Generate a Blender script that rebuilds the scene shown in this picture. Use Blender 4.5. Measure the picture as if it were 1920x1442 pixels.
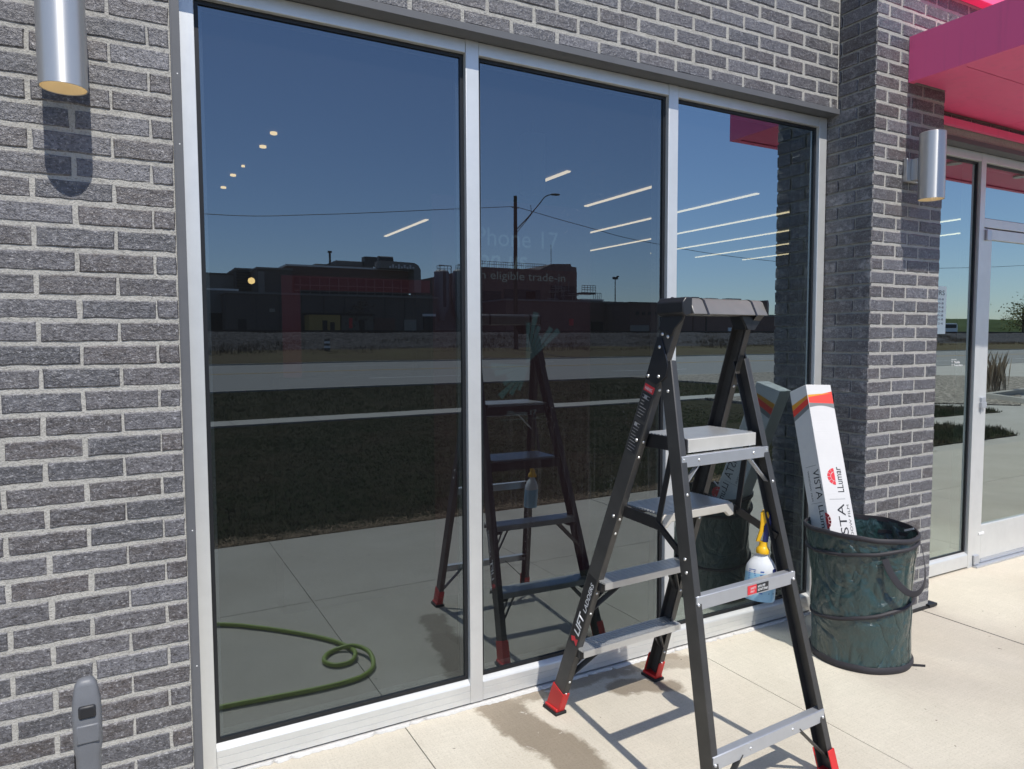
import bpy, bmesh, math, random
from mathutils import Vector, Matrix
random.seed(7)
for o in list(bpy.data.objects):
    bpy.data.objects.remove(o)
SC = bpy.context.scene
COL = SC.collection
R = math.radians
# ------------------------------------------------------------------ camera
cam_d = bpy.data.cameras.new("camera")
cam_d.sensor_width = 36.0
cam_d.lens = 24.957
cam_d.clip_start = 0.05
cam_d.clip_end = 6000
cam = bpy.data.objects.new("camera", cam_d)
COL.objects.link(cam)
yaw, pitch, roll = R(28.72), R(-3.58), R(-0.242)
fw = Vector((math.sin(yaw) * math.cos(pitch), math.cos(yaw) * math.cos(pitch), math.sin(pitch)))
r0 = Vector((math.cos(yaw), -math.sin(yaw), 0))
u0 = r0.cross(fw)
rr = r0 * math.cos(roll) + u0 * math.sin(roll)
uu = -r0 * math.sin(roll) + u0 * math.cos(roll)
M = Matrix((rr, uu, -fw)).transposed().to_4x4()
M.translation = Vector((-0.158, -2.421, 1.457))
cam.matrix_world = M
SC.camera = cam
# ------------------------------------------------------------------ sky, sun, exposure
SUN_EL = R(56.7)
world = bpy.data.worlds.new("World")
SC.world = world
world.use_nodes = True
wn = world.node_tree
wn.nodes.clear()
w_out = wn.nodes.new("ShaderNodeOutputWorld")
w_bg = wn.nodes.new("ShaderNodeBackground")
w_sky = wn.nodes.new("ShaderNodeTexSky")
w_sky.sky_type = 'NISHITA'
w_sky.sun_disc = False
w_sky.sun_elevation = SUN_EL
w_sky.sun_rotation = R(180)
w_sky.altitude = 300
w_sky.air_density = 1.0
w_sky.dust_density = 0.3
w_sky.ozone_density = 1.6
w_bg.inputs['Strength'].default_value = 0.125
w_tint = wn.nodes.new('ShaderNodeMix')          # a slightly bluer, cleaner spring sky
w_tint.data_type = 'RGBA'; w_tint.blend_type = 'MULTIPLY'; w_tint.inputs[0].default_value = 1.0; w_tint.inputs[7].default_value = (0.91, 0.965, 1.13, 1)
wn.links.new(w_sky.outputs[0], w_tint.inputs[6])
wn.links.new(w_tint.outputs[2], w_bg.inputs[0])
wn.links.new(w_bg.outputs[0], w_out.inputs[0])
sun_d = bpy.data.lights.new("sun", 'SUN')
sun_d.energy = 4.6
sun_d.angle = R(0.53)
sun_d.color = (1.0, 0.955, 0.88)
sun = bpy.data.objects.new("sun", sun_d)
COL.objects.link(sun)
sun.rotation_euler = Vector((0, math.cos(SUN_EL), -math.sin(SUN_EL))).to_track_quat('-Z', 'Y').to_euler()
SC.view_settings.view_transform = 'Standard'
SC.view_settings.look = 'None'
SC.view_settings.gamma = 1
SC.view_settings.use_curve_mapping = False
SC.view_settings.exposure = 0.12
SC.render.engine = 'CYCLES'
SC.cycles.max_bounces = 10
SC.cycles.glossy_bounces = 6
SC.cycles.transparent_max_bounces = 16
SC.cycles.caustics_reflective = True
SC.cycles.blur_glossy = 0.3
SC.cycles.caustics_refractive = False
SC.cycles.use_denoising = True
SC.cycles.sample_clamp_indirect = 8

# ------------------------------------------------------------------ helpers
class MB:
    """collects verts and faces (world coordinates), builds one mesh object"""
    def __init__(s):
        s.v = []; s.f = []; s.m = []
    def add(s, vs, fs, mi=0):
        n = len(s.v)
        s.v += [tuple(v) for v in vs]
        s.f += [tuple(i + n for i in f) for f in fs]
        s.m += [mi] * len(fs)
        return s
    def box(s, x0, x1, y0, y1, z0, z1, mi=0):
        vs = [(x, y, z) for z in (z0, z1) for y in (y0, y1) for x in (x0, x1)]
        return s.add(vs, [(0, 2, 3, 1), (4, 5, 7, 6), (0, 1, 5, 4), (2, 6, 7, 3), (0, 4, 6, 2), (1, 3, 7, 5)], mi)
    def obox(s, c, ax, ay, az, sx, sy, sz, mi=0):
        c = Vector(c); ax = Vector(ax); ay = Vector(ay); az = Vector(az)
        vs = [c + ax * (sx * i / 2) + ay * (sy * j / 2) + az * (sz * k / 2) for k in (-1, 1) for j in (-1, 1) for i in (-1, 1)]
        return s.add(vs, [(0, 2, 3, 1), (4, 5, 7, 6), (0, 1, 5, 4), (2, 6, 7, 3), (0, 4, 6, 2), (1, 3, 7, 5)], mi)
    def bar(s, p0, p1, w, h, side=(1, 0, 0), mi=0):
        """box from p0 to p1; w along side, h along the third axis"""
        p0 = Vector(p0); p1 = Vector(p1); d = (p1 - p0)
        L = d.length; d.normalize()
        a = Vector(side); a = (a - d * a.dot(d)).normalized(); b = d.cross(a)
        return s.obox((p0 + p1) / 2, a, b, d, w, h, L, mi)
    def tube(s, pts, r, n=10, cap=True, mi=0):
        pts = [Vector(p) for p in pts]
        rs = r if isinstance(r, (list, tuple)) else [r] * len(pts)
        rings = []; up = Vector((0.31, 0.17, 0.93))
        for i, p in enumerate(pts):
            d = (pts[min(i + 1, len(pts) - 1)] - pts[max(i - 1, 0)]).normalized()
            a = d.cross(up)
            if a.length < 1e-3: a = d.cross(Vector((1, 0, 0)))
            a.normalize(); b = d.cross(a)
            rings.append([p + (a * math.cos(2 * math.pi * k / n) + b * math.sin(2 * math.pi * k / n)) * rs[i] for k in range(n)])
        vs = [v for q in rings for v in q]; fs = []
        for i in range(len(pts) - 1):
            for k in range(n):
                fs.append((i * n + k, i * n + (k + 1) % n, (i + 1) * n + (k + 1) % n, (i + 1) * n + k))
        if cap:
            fs.append(tuple(range(n - 1, -1, -1))); fs.append(tuple((len(pts) - 1) * n + k for k in range(n)))
        return s.add(vs, fs, mi)
    def cyl(s, p0, p1, r, n=24, cap=True, mi=0):
        return s.tube([p0, p1], r, n, cap, mi)
    def lathe(s, c, prof, n=32, sx=1, sy=1, mi=0, az=(0, 0, 1), ax=(1, 0, 0)):
        c = Vector(c); az = Vector(az).normalized(); ax = Vector(ax); ax = (ax - az * ax.dot(az)).normalized(); ay = az.cross(ax)
        vs = []; fs = []
        for r, z in prof:
            for k in range(n):
                t = 2 * math.pi * k / n
                vs.append(c + ax * (r * sx * math.cos(t)) + ay * (r * sy * math.sin(t)) + az * z)
        for i in range(len(prof) - 1):
            for k in range(n):
                fs.append((i * n + k, i * n + (k + 1) % n, (i + 1) * n + (k + 1) % n, (i + 1) * n + k))
        fs.append(tuple(range(n - 1, -1, -1))); fs.append(tuple((len(prof) - 1) * n + k for k in range(n)))
        return s.add(vs, fs, mi)
    def prism(s, poly, o, ax, ay, az, h, mi=0):
        """extrude a 2-D polygon (in ax, ay from o) along az by h"""
        o = Vector(o); ax = Vector(ax); ay = Vector(ay); az = Vector(az); n = len(poly)
        vs = [o + ax * p[0] + ay * p[1] for p in poly] + [o + ax * p[0] + ay * p[1] + az * h for p in poly]
        fs = [tuple(range(n - 1, -1, -1)), tuple(range(n, 2 * n))]
        fs += [(i, (i + 1) % n, n + (i + 1) % n, n + i) for i in range(n)]
        return s.add(vs, fs, mi)
    def mesh(s, name, off=Vector((0, 0, 0)), smooth=None):
        me = bpy.data.meshes.new(name)
        me.from_pydata([(v[0] - off.x, v[1] - off.y, v[2] - off.z) for v in s.v], [], s.f)
        me.polygons.foreach_set('material_index', s.m)
        bm = bmesh.new(); bm.from_mesh(me); bmesh.ops.recalc_face_normals(bm, faces=bm.faces); bm.to_mesh(me); bm.free()
        if smooth is not None:
            me.polygons.foreach_set('use_smooth', [True] * len(me.polygons))
            me.set_sharp_from_angle(angle=R(smooth))
        me.update()
        return me
    def build(s, name, mats, parent=None, smooth=None, bevel=0, label=None, kind=None, local=False):
        """local: the coordinates already are in the parent's frame"""
        off = Vector((0, 0, 0))
        if parent is not None and not local:
            off = root_loc(parent)
        o = bpy.data.objects.new(name, s.mesh(name, off, smooth))
        for m in (mats if isinstance(mats, (list, tuple)) else [mats]):
            o.data.materials.append(m)
        COL.objects.link(o)
        if parent is not None: o.parent = parent
        if bevel:
            md = o.modifiers.new('bevel', 'BEVEL'); md.width = bevel; md.segments = 2; md.limit_method = 'ANGLE'; md.angle_limit = R(40)
            if smooth is None:
                o.data.polygons.foreach_set('use_smooth', [True] * len(o.data.polygons)); o.data.set_sharp_from_angle(angle=R(35))
        if label: o['label'] = label
        if kind: o['kind'] = kind
        return o

def root_loc(o):
    while o.parent is not None: o = o.parent
    return Vector(o.location)

def thing(name, label, cat, loc=(0, 0, 0), group=None, rz=0):
    o = bpy.data.objects.new(name, None); COL.objects.link(o)
    o.empty_display_size = 0.1
    o.location = loc; o.rotation_euler = (0, 0, rz)
    return tag(o, label, cat, group)

def tag(o, label, cat, group=None):
    o['label'] = label; o['category'] = cat
    if group: o['group'] = group
    return o

def struct(name, mb, mats, **k):
    o = mb.build(name, mats, **k); o['kind'] = 'structure'; return o

_font = {}
def text(name, body, mat, parent, org, xd, yd, w=None, h=None, shear=0, extrude=0.0006, bold=0.0, spacing=1.0, local=False):
    """flat lettering on a surface: org = lower left corner, fitted into w (and h)"""
    cu = bpy.data.curves.new(name, 'FONT'); cu.body = body; cu.size = 1; cu.extrude = 0; cu.offset = bold; cu.shear = shear
    cu.space_character = spacing; cu.resolution_u = 3
    t = bpy.data.objects.new(name, cu); COL.objects.link(t)
    dg = bpy.context.evaluated_depsgraph_get(); dg.update()
    me = bpy.data.meshes.new_from_object(t.evaluated_get(dg))
    bpy.data.objects.remove(t)
    xs = [v.co.x for v in me.vertices]; ys = [v.co.y for v in me.vertices]
    x0, x1, y0, y1 = min(xs), max(xs), min(ys), max(ys)
    sx = w / (x1 - x0) if w else None; sy = h / (y1 - y0) if h else None
    sx = sx or sy; sy = sy or sx
    xd = Vector(xd).normalized(); yd = Vector(yd).normalized(); nd = xd.cross(yd)
    off = root_loc(parent) if parent is not None and not local else Vector((0, 0, 0))
    for v in me.vertices:
        v.co = Vector(org) - off + xd * ((v.co.x - x0) * sx) + yd * ((v.co.y - y0) * sy) + nd * extrude
    me.name = name
    o = bpy.data.objects.new(name, me); o.data.materials.clear(); o.data.materials.append(mat); COL.objects.link(o)
    if parent is not None: o.parent = parent
    if (h or 1) < 0.05: o['kind'] = 'stuff'
    return o

# ------------------------------------------------------------------ materials
class NT:
    def __init__(s, name):
        s.m = bpy.data.materials.new(name); s.m.use_nodes = True
        s.t = s.m.node_tree; s.t.nodes.clear()
        s.out = s.n('ShaderNodeOutputMaterial')
    def n(s, t, **k):
        x = s.t.nodes.new(t)
        for a, b in k.items(): setattr(x, a, b)
        return x
    def l(s, a, b): s.t.links.new(a, b)
    def val(s, x, sock):
        if hasattr(x, 'is_output'): s.l(x, sock)
        elif isinstance(x, (tuple, list)) and len(x) == 3 and sock.type == 'RGBA': sock.default_value = (*x, 1)
        else: sock.default_value = x
    def math(s, op, a, b=0.0, c=None, clamp=False):
        x = s.n('ShaderNodeMath', operation=op); x.use_clamp = clamp
        s.val(a, x.inputs[0]); s.val(b, x.inputs[1])
        if c is not None: s.val(c, x.inputs[2])
        return x.outputs[0]
    def vmath(s, op, a, b=(0, 0, 0)):
        x = s.n('ShaderNodeVectorMath', operation=op)
        s.val(a, x.inputs[0])
        if op == 'SCALE': s.val(b, x.inputs['Scale'])
        else: s.val(b, x.inputs[1])
        return x.outputs['Value'] if op in ('DOT_PRODUCT', 'LENGTH', 'DISTANCE') else x.outputs[0]
    def pos(s): return s.n('ShaderNodeNewGeometry').outputs['Position']
    def obj(s): return s.n('ShaderNodeTexCoord').outputs['Object']
    def noise(s, co, scale, detail=4, rough=0.55, dist=0.0):
        x = s.n('ShaderNodeTexNoise'); s.l(co, x.inputs['Vector'])
        x.inputs['Scale'].default_value = scale; x.inputs['Detail'].default_value = detail; x.inputs['Roughness'].default_value = rough
        x.inputs['Distortion'].default_value = dist
        return x.outputs['Fac']
    def vor(s, co, scale, feature='F1'):
        x = s.n('ShaderNodeTexVoronoi', feature=feature); s.l(co, x.inputs['Vector']); x.inputs['Scale'].default_value = scale
        return x.outputs['Distance']
    def ramp(s, f, *st):
        x = s.n('ShaderNodeValToRGB'); s.l(f, x.inputs[0]); e = x.color_ramp.elements
        while len(e) < len(st): e.new(0.5)
        for i, (p, c) in enumerate(st):
            e[i].position = p; e[i].color = (*c, 1) if isinstance(c, (tuple, list)) else (c, c, c, 1)
        return x.outputs['Color']
    def mix(s, f, a, b, mode='MIX'):
        x = s.n('ShaderNodeMix', data_type='RGBA', blend_type=mode)
        s.val(f, x.inputs[0]); s.val(a, x.inputs[6]); s.val(b, x.inputs[7])
        return x.outputs[2]
    def stretch(s, co, v):
        return s.vmath('MULTIPLY', co, v)
    def rand(s): return s.n('ShaderNodeObjectInfo').outputs['Random']
    def bump(s, h, st=0.3, d=0.01):
        x = s.n('ShaderNodeBump'); x.inputs['Strength'].default_value = st; x.inputs['Distance'].default_value = d
        s.l(h, x.inputs['Height']); return x.outputs[0]
    def bsdf(s, col, rough=0.6, metal=0.0, spec=0.5, normal=None, **k):
        b = s.n('ShaderNodeBsdfPrincipled')
        s.val(col, b.inputs['Base Color']); s.val(rough, b.inputs['Roughness']); s.val(metal, b.inputs['Metallic'])
        b.inputs['Specular IOR Level'].default_value = spec
        if normal is not None: s.l(normal, b.inputs['Normal'])
        for a, v in k.items(): s.val(v, b.inputs[a.replace('_', ' ')])
        s.l(b.outputs[0], s.out.inputs[0])
        return b
    def capsule(s, p, a, b, r, soft):
        """1 inside a capsule from a to b on the ground, 0 outside"""
        a = Vector(a); b = Vector(b); ba = b - a
        pa = s.vmath('SUBTRACT', p, tuple(a))
        h = s.math('DIVIDE', s.vmath('DOT_PRODUCT', pa, tuple(ba)), ba.dot(ba), clamp=True)
        x = s.n('ShaderNodeVectorMath', operation='SCALE'); x.inputs[0].default_value = tuple(ba); s.l(h, x.inputs['Scale'])
        d = s.vmath('LENGTH', s.vmath('SUBTRACT', pa, x.outputs[0]))
        return d

def plain(name, col, rough=0.6, metal=0.0, spec=0.5, var=0.12, scale=20, bump=0.0, objco=False):
    t = NT(name); co = t.obj() if objco else t.pos()
    f = t.noise(co, scale, 5, 0.6)
    c = t.mix(f, tuple(x * (1 - var) for x in col), tuple(min(1, x * (1 + var)) for x in col))
    r = t.math('ADD', t.math('MULTIPLY', f, 0.16), rough - 0.08)
    t.bsdf(c, r, metal, spec, t.bump(t.noise(co, scale * 12, 3), bump, 0.002) if bump else None)
    return t.m

def emit(name, col, st):
    t = NT(name); e = t.n('ShaderNodeEmission'); e.inputs[0].default_value = (*col, 1); e.inputs[1].default_value = st
    t.l(e.outputs[0], t.out.inputs[0]); return t.m

def mk_brick():
    t = NT('dark_brick'); p = t.pos(); r = t.rand()
    base = t.ramp(r, (0.0, (0.030, 0.030, 0.035)), (0.20, (0.070, 0.068, 0.076)), (0.40, (0.045, 0.034, 0.031)), (0.60, (0.105, 0.103, 0.115)), (0.80, (0.034, 0.028, 0.028)), (1.0, (0.078, 0.064, 0.062)))
    drag = t.stretch(p, (5, 5, 16))
    f1 = t.noise(drag, 5, 6, 0.7)
    c = t.mix(t.ramp(f1, (0.42, 0.0), (0.66, 1.0)), base, t.mix(0.55, base, (0.17, 0.168, 0.183)))
    # sand-faced surface: dark pits and pale grains
    sp = t.noise(t.stretch(p, (1, 1, 1.2)), 125, 3, 0.75, 0.4)
    c = t.mix(t.ramp(sp, (0.37, 0.95), (0.47, 0.0)), c, (0.020, 0.018, 0.021))
    c = t.mix(t.ramp(sp, (0.57, 0.0), (0.67, 0.8)), c, (0.32, 0.315, 0.325))
    # mortar smears along the arrises and lime bloom
    gen = t.n('ShaderNodeTexCoord').outputs['Generated']; sx = t.n('ShaderNodeSeparateXYZ'); t.l(gen, sx.inputs[0])
    ez = t.math('MULTIPLY', t.math('ABSOLUTE', t.math('SUBTRACT', sx.outputs[2], 0.5)), 2.0)
    ex = t.math('MULTIPLY', t.math('ABSOLUTE', t.math('SUBTRACT', sx.outputs[0], 0.5)), 2.0)
    ed = t.math('MAXIMUM', t.ramp(ez, (0.70, 0.0), (1.0, 1.0)), t.ramp(ex, (0.91, 0.0), (1.0, 1.0)))
    big = t.noise(p, 3.2, 4, 0.6, 0.4); eff = t.noise(p, 45, 6, 0.75)
    m1 = t.math('MULTIPLY', ed, t.ramp(t.math('ADD', t.math('MULTIPLY', eff, 0.6), t.math('MULTIPLY', t.noise(p, 9, 3), 0.4)), (0.50, 0.0), (0.62, 0.7)))
    m2 = t.math('MULTIPLY', t.ramp(big, (0.46, 0.0), (0.70, 1.0)), t.ramp(eff, (0.56, 0.0), (0.70, 0.65)))
    c = t.mix(t.math('MAXIMUM', m1, m2), c, (0.40, 0.39, 0.385))
    h = t.math('ADD', t.math('MULTIPLY', sp, 0.9), t.math('MULTIPLY', t.noise(p, 40, 4, 0.6), 0.8))
    t.bsdf(c, t.math('ADD', 0.36, t.math('MULTIPLY', t.noise(p, 6, 3), 0.22)), 0, 0.9, t.bump(h, 1.0, 0.0042))
    return t.m

def mk_mortar():
    t = NT('mortar'); p = t.pos()
    f = t.noise(p, 5, 6, 0.7); g = t.noise(p, 190, 3, 0.65)
    c = t.mix(f, (0.30, 0.288, 0.262), (0.50, 0.487, 0.45))
    c = t.mix(t.ramp(g, (0.32, 0.6), (0.5, 0.0)), c, (0.18, 0.172, 0.155))
    t.bsdf(c, 0.9, 0, 0.2, t.bump(t.math('ADD', g, t.noise(p, 60, 3)), 0.9, 0.004))
    return t.m

def mk_concrete(stain=True, tint=(1, 1, 1), name='sidewalk_concrete'):
    t = NT(name); p = t.pos()
    a = (0.47 * tint[0], 0.425 * tint[1], 0.345 * tint[2]); b = (0.56 * tint[0], 0.515 * tint[1], 0.43 * tint[2])
    c = t.mix(t.ramp(t.noise(p, 1.7, 5, 0.6), (0.3, 0.0), (0.72, 1.0)), a, b)
    br = t.noise(t.stretch(p, (3, 40, 1)), 3, 4, 0.6)
    c = t.mix(t.ramp(br, (0.35, 0.22), (0.65, 0.0)), c, (0.36, 0.325, 0.27))
    g = t.noise(p, 150, 4, 0.75)
    c = t.mix(t.ramp(g, (0.34, 0.6), (0.47, 0.0)), c, (0.30, 0.265, 0.215))
    c = t.mix(t.ramp(g, (0.58, 0.0), (0.70, 0.35)), c, (0.68, 0.64, 0.56))
    d = t.noise(p, 26, 2, 0.5)
    c = t.mix(t.ramp(d, (0.745, 0.0), (0.76, 0.8)), c, (0.12, 0.10, 0.085))
    c = t.mix(t.ramp(t.noise(p, 0.9, 4, 0.65, 0.6), (0.54, 0.0), (0.64, 0.20)), c, (0.33, 0.30, 0.26))
    c = t.mix(t.ramp(t.vor(p, 2.3), (0.022, 0.55), (0.034, 0.0)), c, (0.20, 0.18, 0.155))
    c = t.mix(t.ramp(t.noise(t.stretch(p, (60, 4, 1)), 2.2, 4, 0.7), (0.42, 0.16), (0.62, 0.0)), c, (0.30, 0.27, 0.22))
    rough = 0.85
    if stain:
        nz = t.noise(p, 7, 5, 0.65); n2 = t.math('MULTIPLY', t.math('SUBTRACT', nz, 0.5), 0.17)
        masks = None
        for A, B, rad, amt in (((1.105, 0.02, 0), (1.185, -0.52, 0), 0.092, 1.0), ((1.185, -0.50, 0), (1.22, -0.80, 0), 0.065, 0.85),
                               ((1.10, 0.02, 0), (2.02, 0.03, 0), 0.045, 0.9), ((1.62, -0.09, 0), (1.82, -0.20, 0), 0.060, 1.0),
                               ((1.90, 0.0, 0), (2.02, -0.04, 0), 0.07, 0.7)):
            dd = t.capsule(p, A, B, rad, 0)
            dd = t.math('ADD', t.math('SUBTRACT', dd, rad), n2)
            mk = t.math('MULTIPLY', t.ramp(t.math('ADD', t.math('MULTIPLY', dd, 12), 0.5), (0.30, 1.0), (0.62, 0.0)), amt)
            masks = mk if masks is None else t.math('MAXIMUM', masks, mk)
        ch = t.ramp(t.noise(p, 9, 5, 0.7, 0.8), (0.64, 0.0), (0.70, 0.6))
        ms = t.math('MULTIPLY', masks, t.math('SUBTRACT', 1.0, ch))
        c = t.mix(t.math('MULTIPLY', ms, 0.9), c, t.mix(1.0, c, (0.42, 0.375, 0.33), 'MULTIPLY'))
        chalk = t.math('MULTIPLY', t.math('MULTIPLY', masks, ch), 0.7)
        c = t.mix(chalk, c, (0.66, 0.65, 0.64))
        rough = t.math('SUBTRACT', 0.87, t.math('MULTIPLY', ms, 0.22))
    t.bsdf(c, rough, 0, 0.3, t.bump(t.math('ADD', g, t.math('MULTIPLY', br, 0.6)), 0.55, 0.0022))
    return t.m

def mk_alu(name, col, rough=0.38, metal=0.55):
    t = NT(name); p = t.pos()
    f = t.noise(t.stretch(p, (60, 60, 3)), 3, 4, 0.6)
    d = t.noise(p, 9, 5, 0.7)
    c = t.mix(t.ramp(d, (0.35, 0.0), (0.8, 0.35)), col, tuple(x * 0.72 for x in col))
    r = t.math('ADD', t.math('MULTIPLY', f, 0.15), rough - 0.07)
    t.bsdf(c, r, metal, 0.5, t.bump(t.noise(p, 300, 2), 0.05, 0.001))
    return t.m

def mk_glass(name, refl, tcol, rcol=(1, 1, 1), dirt=0.0):
    t = NT(name)
    tr = t.n('ShaderNodeBsdfTransparent'); tr.inputs[0].default_value = (*tcol, 1)
    gl = t.n('ShaderNodeBsdfGlossy'); gl.inputs['Roughness'].default_value = 0.0; gl.inputs[0].default_value = (*rcol, 1)
    p = t.pos()
    wob = t.bump(t.noise(t.stretch(p, (1.1, 1.1, 0.9)), 1.0, 2, 0.4), 0.03, 0.02)
    t.l(wob, gl.inputs['Normal'])
    lw = t.n('ShaderNodeLayerWeight'); lw.inputs[0].default_value = 0.5
    fr = t.math('POWER', lw.outputs['Facing'], 5.0)
    fac = t.math('ADD', t.math('MULTIPLY', fr, 1 - refl), refl, clamp=True)
    mx = t.n('ShaderNodeMixShader'); t.l(fac, mx.inputs[0]); t.l(tr.outputs[0], mx.inputs[1]); t.l(gl.outputs[0], mx.inputs[2])
    df = t.n('ShaderNodeBsdfDiffuse'); df.inputs[0].default_value = (0.75, 0.78, 0.8, 1)
    # dried soap streaks and droplets on the freshly wetted panes
    st = t.ramp(t.noise(t.stretch(p, (70, 1, 1.2)), 1.3, 5, 0.7), (0.52, 0.0), (0.75, 1.0))
    dr = t.ramp(t.vor(p, 95), (0.06, 1.0), (0.13, 0.0))
    sel = t.ramp(t.noise(p, 2.6, 3, 0.6), (0.52, 0.0), (0.66, 1.0))
    sz = t.n('ShaderNodeSeparateXYZ'); t.l(p, sz.inputs[0])
    low = t.ramp(t.math('MULTIPLY', sz.outputs[2], 0.4), (0.26, 1.0), (0.50, 0.12))
    k = t.math('ADD', t.math('MULTIPLY', t.math('MULTIPLY', st, low), 0.035 * dirt), t.math('MULTIPLY', t.math('MULTIPLY', dr, sel), 0.30 * dirt), clamp=True)
    k = t.math('ADD', k, 0.006)
    m2 = t.n('ShaderNodeMixShader'); t.l(k, m2.inputs[0]); t.l(mx.outputs[0], m2.inputs[1]); t.l(df.outputs[0], m2.inputs[2])
    t.l(m2.outputs[0], t.out.inputs[0])
    return t.m

def mk_clear(name, col):
    t = NT(name); tr = t.n('ShaderNodeBsdfTransparent'); tr.inputs[0].default_value = (*col, 1)
    t.l(tr.outputs[0], t.out.inputs[0]); return t.m

BRICK = mk_brick(); MORTAR = mk_mortar()
CONC = mk_concrete(); CONC2 = mk_concrete(False, (0.92, 0.95, 1.0), 'path_concrete')
ROAD = mk_concrete(False, (0.42, 0.46, 0.53), 'road_concrete')
ALU = mk_alu('frame_aluminium', (0.68, 0.685, 0.67), 0.42, 0.5)
t = NT('lamp_aluminium')
tg = t.n('ShaderNodeTangent'); tg.direction_type = 'RADIAL'; tg.axis = 'Z'
bs_ = t.bsdf((0.58, 0.58, 0.57), 0.43, 0.75, 0.5, Anisotropic=0.75, Anisotropic_Rotation=0.25)
t.l(tg.outputs[0], bs_.inputs['Tangent']); LAMP = t.m
STEP = mk_alu('step_aluminium', (0.62, 0.62, 0.61), 0.36, 0.75)
GALV = mk_alu('galvanised_steel', (0.55, 0.57, 0.60), 0.42, 0.7)
DKSTEEL = plain('dark_grey_steel', (0.105, 0.108, 0.115), 0.55, 0, 0.4, 0.15, 8)
RUBBER = plain('black_rubber', (0.012, 0.012, 0.013), 0.6, 0, 0.4)
GASKET = plain('black_gasket', (0.010, 0.011, 0.013), 0.45, 0, 0.4)
SEAL = plain('white_sealant', (0.47, 0.46, 0.44), 0.75, 0, 0.3, 0.18, 30, 0.3)
t = NT('magenta_paint'); p = t.pos()
c = t.mix(t.noise(p, 1.6, 4), (0.93, 0.125, 0.285), (0.96, 0.145, 0.315))
c = t.mix(t.math('MULTIPLY', t.ramp(t.noise(t.stretch(p, (14, 14, 1.2)), 1.6, 5, 0.7), (0.5, 0.0), (0.8, 0.35)), 1.0), c, (0.60, 0.12, 0.22))
t.bsdf(c, t.math('ADD', 0.34, t.math('MULTIPLY', t.noise(p, 4, 4), 0.14)), 0, 0.5, t.bump(t.noise(p, 2.5, 2), 0.06, 0.02)); MAGENTA = t.m
WHITE = plain('white_print', (0.75, 0.75, 0.74), 0.5)
BLACKP = plain('black_print', (0.02, 0.02, 0.022), 0.5)
REDP = plain('red_print', (0.62, 0.035, 0.045), 0.45)

# ================================================================== GROUND
t = NT('soil'); p = t.pos()
t.bsdf(t.mix(t.noise(p, 1.1, 6, 0.75), (0.034, 0.040, 0.020), (0.075, 0.062, 0.036)), 0.95, 0, 0.05, t.bump(t.noise(p, 60, 4, 0.7), 1.0, 0.03))
SOIL = t.m
t = NT('gravel_stones'); p = t.pos()
v = t.vor(p, 13)
t.bsdf(t.ramp(t.noise(p, 11, 3, 0.8), (0.36, (0.05, 0.04, 0.032)), (0.5, (0.25, 0.215, 0.17)), (0.62, (0.55, 0.49, 0.40))), 0.9, 0, 0.2, t.bump(v, 1.0, 0.03))
GRAVEL = t.m
t = NT('rail_ballast'); p = t.pos()
v = t.vor(p, 3.2)
t.bsdf(t.ramp(t.noise(p, 2.6, 4, 0.85), (0.38, (0.018, 0.017, 0.018)), (0.52, (0.075, 0.070, 0.070)), (0.66, (0.21, 0.20, 0.19))), 0.95, 0, 0.1, t.bump(v, 1.0, 0.2))
BALLAST = t.m
t = NT('dry_verge'); p = t.pos()
t.bsdf(t.mix(t.ramp(t.noise(p, 0.35, 5, 0.7), (0.35, 0.0), (0.65, 1.0)), (0.10, 0.075, 0.045), t.mix(t.noise(p, 3, 3), (0.045, 0.06, 0.02), (0.19, 0.145, 0.085))), 0.95, 0, 0.1, t.bump(t.noise(p, 4, 4), 1, 0.2))
VERGE = t.m
t = NT('grass_blades'); p = t.pos()
g = t.mix(t.noise(p, 2.1, 4, 0.6), (0.022, 0.040, 0.014), (0.046, 0.068, 0.024))
dry = t.ramp(t.noise(p, 0.8, 5, 0.7, 0.5), (0.46, 0.0), (0.66, 0.75))
edge = t.ramp(t.math('MULTIPLY', t.math('ADD', t.n('ShaderNodeSeparateXYZ').outputs[1], 0.0), -0.1), (0.27, 0.95), (0.315, 0.0))
sx = [n for n in t.t.nodes if n.bl_idname == 'ShaderNodeSeparateXYZ'][0]; t.l(p, sx.inputs[0])
c = t.mix(t.math('MAXIMUM', dry, edge), g, (0.15, 0.112, 0.072))
t.bsdf(c, 0.9, 0, 0.05)
GRASS = t.m
t = NT('weed_straw'); p = t.pos()
t.bsdf(t.mix(t.noise(p, 0.5, 4, 0.7), (0.05, 0.038, 0.026), (0.17, 0.125, 0.08)), 0.9, 0, 0.1)
STRAW = t.m

g = MB()
g.add([(-900, 40, -0.16), (1500, 40, -0.16), (1500, -2000, -0.16), (-900, -2000, -0.16)], [(0, 1, 2, 3)])
struct('ground', g, SOIL)
# far side of the road: verge rising to the railway bank, as one long profile
prof = [(-45.6, -0.10), (-47, 0.08), (-52, 0.42), (-56, 0.66), (-58, 0.74)]
g = MB()
def strip(mb, prof, x0, x1, nx, jit):
    n = len(prof); vs = []
    for i in range(nx + 1):
        for (y, z) in prof:
            vs.append((x0 + (x1 - x0) * i / nx, y + random.uniform(-jit, jit), z + random.uniform(-jit, jit) * 0.25))
    fs = [(i * n + k, i * n + k + 1, (i + 1) * n + k + 1, (i + 1) * n + k) for i in range(nx) for k in range(n - 1)]
    mb.add(vs, fs)
strip(g, prof, -60, 420, 160, 0.25)
struct('verge', g, VERGE)
g = MB()
strip(g, [(-57.8, 0.70), (-60, 0.95), (-63, 1.25), (-65, 1.55), (-67.5, 2.05), (-69.5, 2.34), (-73, 2.36), (-75, 2.2), (-79, 1.7), (-82, 1.5)], -60, 420, 240, 0.35)
struct('railway_bank', g, BALLAST)
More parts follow.
